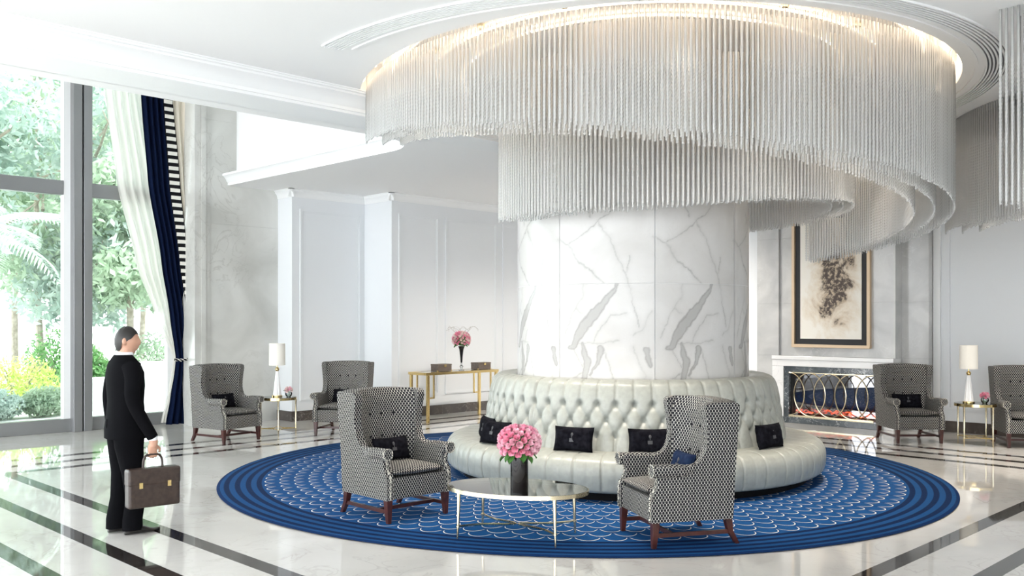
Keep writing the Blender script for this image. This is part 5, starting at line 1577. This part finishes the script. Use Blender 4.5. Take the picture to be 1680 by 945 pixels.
def tree(px, Y, h, rad, label, mat, seed, n=5200, size=0.13, low=0.25):
    p = onY(px, 527, Y); R_ = random.Random(seed)
    t = thing('garden_tree', label, 'tree', (p.x, Y, -0.02), 0, 'trees outside the windows')
    m = MB(); tp = [Vector((0, 0, 0)), Vector((R_.uniform(-.2, .2), R_.uniform(-.2, .2), h * 0.35)), Vector((R_.uniform(-.4, .4), R_.uniform(-.3, .3), h * 0.7)), Vector((R_.uniform(-.5, .5), 0, h * 0.95))]
    m.tube(smoothpath(tp, 6), [0.10 - 0.08 * i / 18 for i in range(19)], 8)
    for i in range(7):
        a = R_.uniform(0, 6.28); z_ = h * R_.uniform(0.3, 0.8); k = rad * R_.uniform(0.5, 0.95)
        m.tube([(0, 0, z_), (k * 0.5 * math.cos(a), k * 0.5 * math.sin(a), z_ + 0.35), (k * math.cos(a), k * math.sin(a), z_ + 0.9)], [0.045, 0.03, 0.012], 6)
    m.build('trunk', 'bark', t)
    blobs = []
    for i in range(16):
        a = R_.uniform(0, 6.28); z_ = h * R_.uniform(low, 1.0); k = rad * R_.uniform(0.1, 0.85) * (1.1 - 0.5 * abs(z_ / h - 0.6))
        r_ = rad * R_.uniform(0.3, 0.55); blobs.append(((k * math.cos(a), k * math.sin(a), z_), (r_, r_, r_ * 0.75)))
    me = leaf_cloud(blobs, n, size, seed); me.materials.append(M[mat])
    f_ = obj('foliage', me, t); f_['kind'] = 'stuff'
    return t
TREES = [(-30, 15.5, 8.5, 2.3, 'leafy garden tree behind the palm outside the window', 'leaf_b'), (70, 17.5, 9.5, 2.4, 'tall leafy garden tree behind the yellow shrub', 'leaf_a'),
         (150, 16.0, 7.5, 1.9, 'leafy garden tree behind the steel window post', 'leaf_b'), (215, 14.5, 8.0, 1.7, 'leafy garden tree behind the sheer curtain', 'leaf_a'),
         (285, 17.0, 9.0, 2.3, 'tall garden tree partly behind the navy curtain', 'leaf_b'), (25, 21.0, 11.0, 3.0, 'large garden tree far behind the palm', 'leaf_a'),
         (130, 22.0, 11.5, 3.0, 'large garden tree far behind the window post', 'leaf_b'), (230, 22.0, 11.0, 3.0, 'large garden tree far behind the curtains', 'leaf_a')]
for i, (px, Y, h, rad, lb, mt) in enumerate(TREES): tree(px, Y, h, rad, lb, mt, 30 + i, n=5600 if i < 5 else 6500, size=0.13 if i < 5 else 0.17)
def shrub(px, Y, r, hgt, label, mat, seed, n=2600, size=0.05):
    p = onY(px, 600, Y)
    t = thing('garden_shrub', label, 'shrub', (p.x, Y, -0.02), 0, 'shrubs outside the windows')
    m = MB(); R_ = random.Random(seed)
    for i in range(9):
        a = R_.uniform(0, 6.28); m.tube([(0, 0, 0), (r * 0.3 * math.cos(a), r * 0.3 * math.sin(a), hgt * 0.5), (r * 0.6 * math.cos(a), r * 0.6 * math.sin(a), hgt * 0.8)], [0.02, 0.014, 0.006], 5)
    m.build('stems', 'bark', t)
    me = leaf_cloud([((0, 0, hgt * 0.5), (r, r, hgt * 0.5)), ((r * 0.4, 0.1, hgt * 0.4), (r * 0.7, r * 0.7, hgt * 0.4)), ((-r * 0.4, -0.1, hgt * 0.4), (r * 0.7, r * 0.7, hgt * 0.42))], n, size, seed); me.materials.append(M[mat])
    f_ = obj('foliage', me, t); f_['kind'] = 'stuff'
shrub(28, 12.8, 0.75, 1.10, 'rounded yellow green shrub outside the window', 'leaf_c', 71)
shrub(-12, 11.2, 0.5, 0.55, 'low blue green shrub before the yellow one outside', 'leaf_b', 72)
shrub(78, 11.3, 0.45, 0.55, 'low green shrub beside the yellow one outside', 'leaf_a', 73)
shrub(100, 15.6, 0.8, 1.6, 'dark green shrub by the window post outside', 'leaf_d', 74, 3000, 0.06)
shrub(140, 13.4, 0.5, 1.25, 'spiky green shrub behind the walking man outside', 'leaf_d', 75, 2600, 0.07)
shrub(245, 14.4, 0.8, 1.5, 'broad green shrub behind the sheer curtain outside', 'leaf_a', 76, 3000, 0.06)
# planter walls
for (px, Y, w_, h_, lb) in ((185, 11.9, 1.2, 0.62, 'low pale planter wall outside behind the walking man'), (256, 13.0, 1.5, 0.85, 'pale planter wall outside behind the sheer curtain')):
    p = onY(px, 600, Y); t = thing('garden_planter', lb, 'planter', (p.x, Y, -0.02))
    MB().bb(-w_ / 2, w_ / 2, -0.25, 0.25, 0, h_ - 0.08).build('body', 'planter', t, smooth=0)
    MB().bb(-w_ / 2 - 0.03, w_ / 2 + 0.03, -0.28, 0.28, h_ - 0.08, h_).build('coping', 'planter', t, smooth=0)
p = onY(155, 600, 14.6); t = thing('garden_pillar', 'square pale stone pillar in the garden beyond window post', 'pillar', (p.x, 14.6, -0.02))
MB().bb(-0.22, 0.22, -0.22, 0.22, 0, 1.45).build('shaft', 'planter', t, smooth=0); MB().bb(-0.28, 0.28, -0.28, 0.28, 1.45, 1.6).build('cap', 'planter', t, smooth=0)
# palm: each frond a part
pp_ = onY(-45, 400, 12.8); palm = thing('garden_palm', 'feathery palm tree close outside the window', 'tree', (pp_.x, 12.8, -0.02))
MB().tube(smoothpath([(0, 0, 0), (0.08, 0, 1.2), (0.02, 0.03, 2.4), (0, 0, 3.4)], 5), [0.14 - 0.002 * i for i in range(16)], 10).build('trunk', 'bark', palm)
def frond():
    m = MB(); n = 26; rach = []
    for i in range(n + 1):
        t = i / n; rach.append(Vector((1.9 * t, 0, 0.75 * t - 1.25 * t * t)))
    m.tube(rach, [0.016 - 0.013 * i / n for i in range(n + 1)], 5)
    for i in range(3, n):
        t = i / n; L_ = 0.55 * math.sin(PI * min(1, t * 0.9 + 0.12)) + 0.08
        for sg in (-1, 1):
            b = rach[i]; tip = b + Vector((0.45 * L_, sg * L_ * 0.85, -0.35 * L_)); mid = (b + tip) / 2 + Vector((0, 0, 0.03))
            m.add([b + Vector((0.02, 0, 0)), b - Vector((0.02, 0, 0)), mid - Vector((0.022, 0, 0)), tip, mid + Vector((0.022, 0, 0))], [(0, 1, 2, 4), (4, 2, 3)])
    me = m.mesh('frond', 180); me.materials.append(M['leaf_b']); return me
fm = frond()
for i in range(13):
    o = obj('frond', fm, palm); o.location = (0, 0, 3.4); o.rotation_euler = (0, -0.35 + 0.55 * (i % 3) * 0.6, 2 * PI * i / 13 + 0.15)
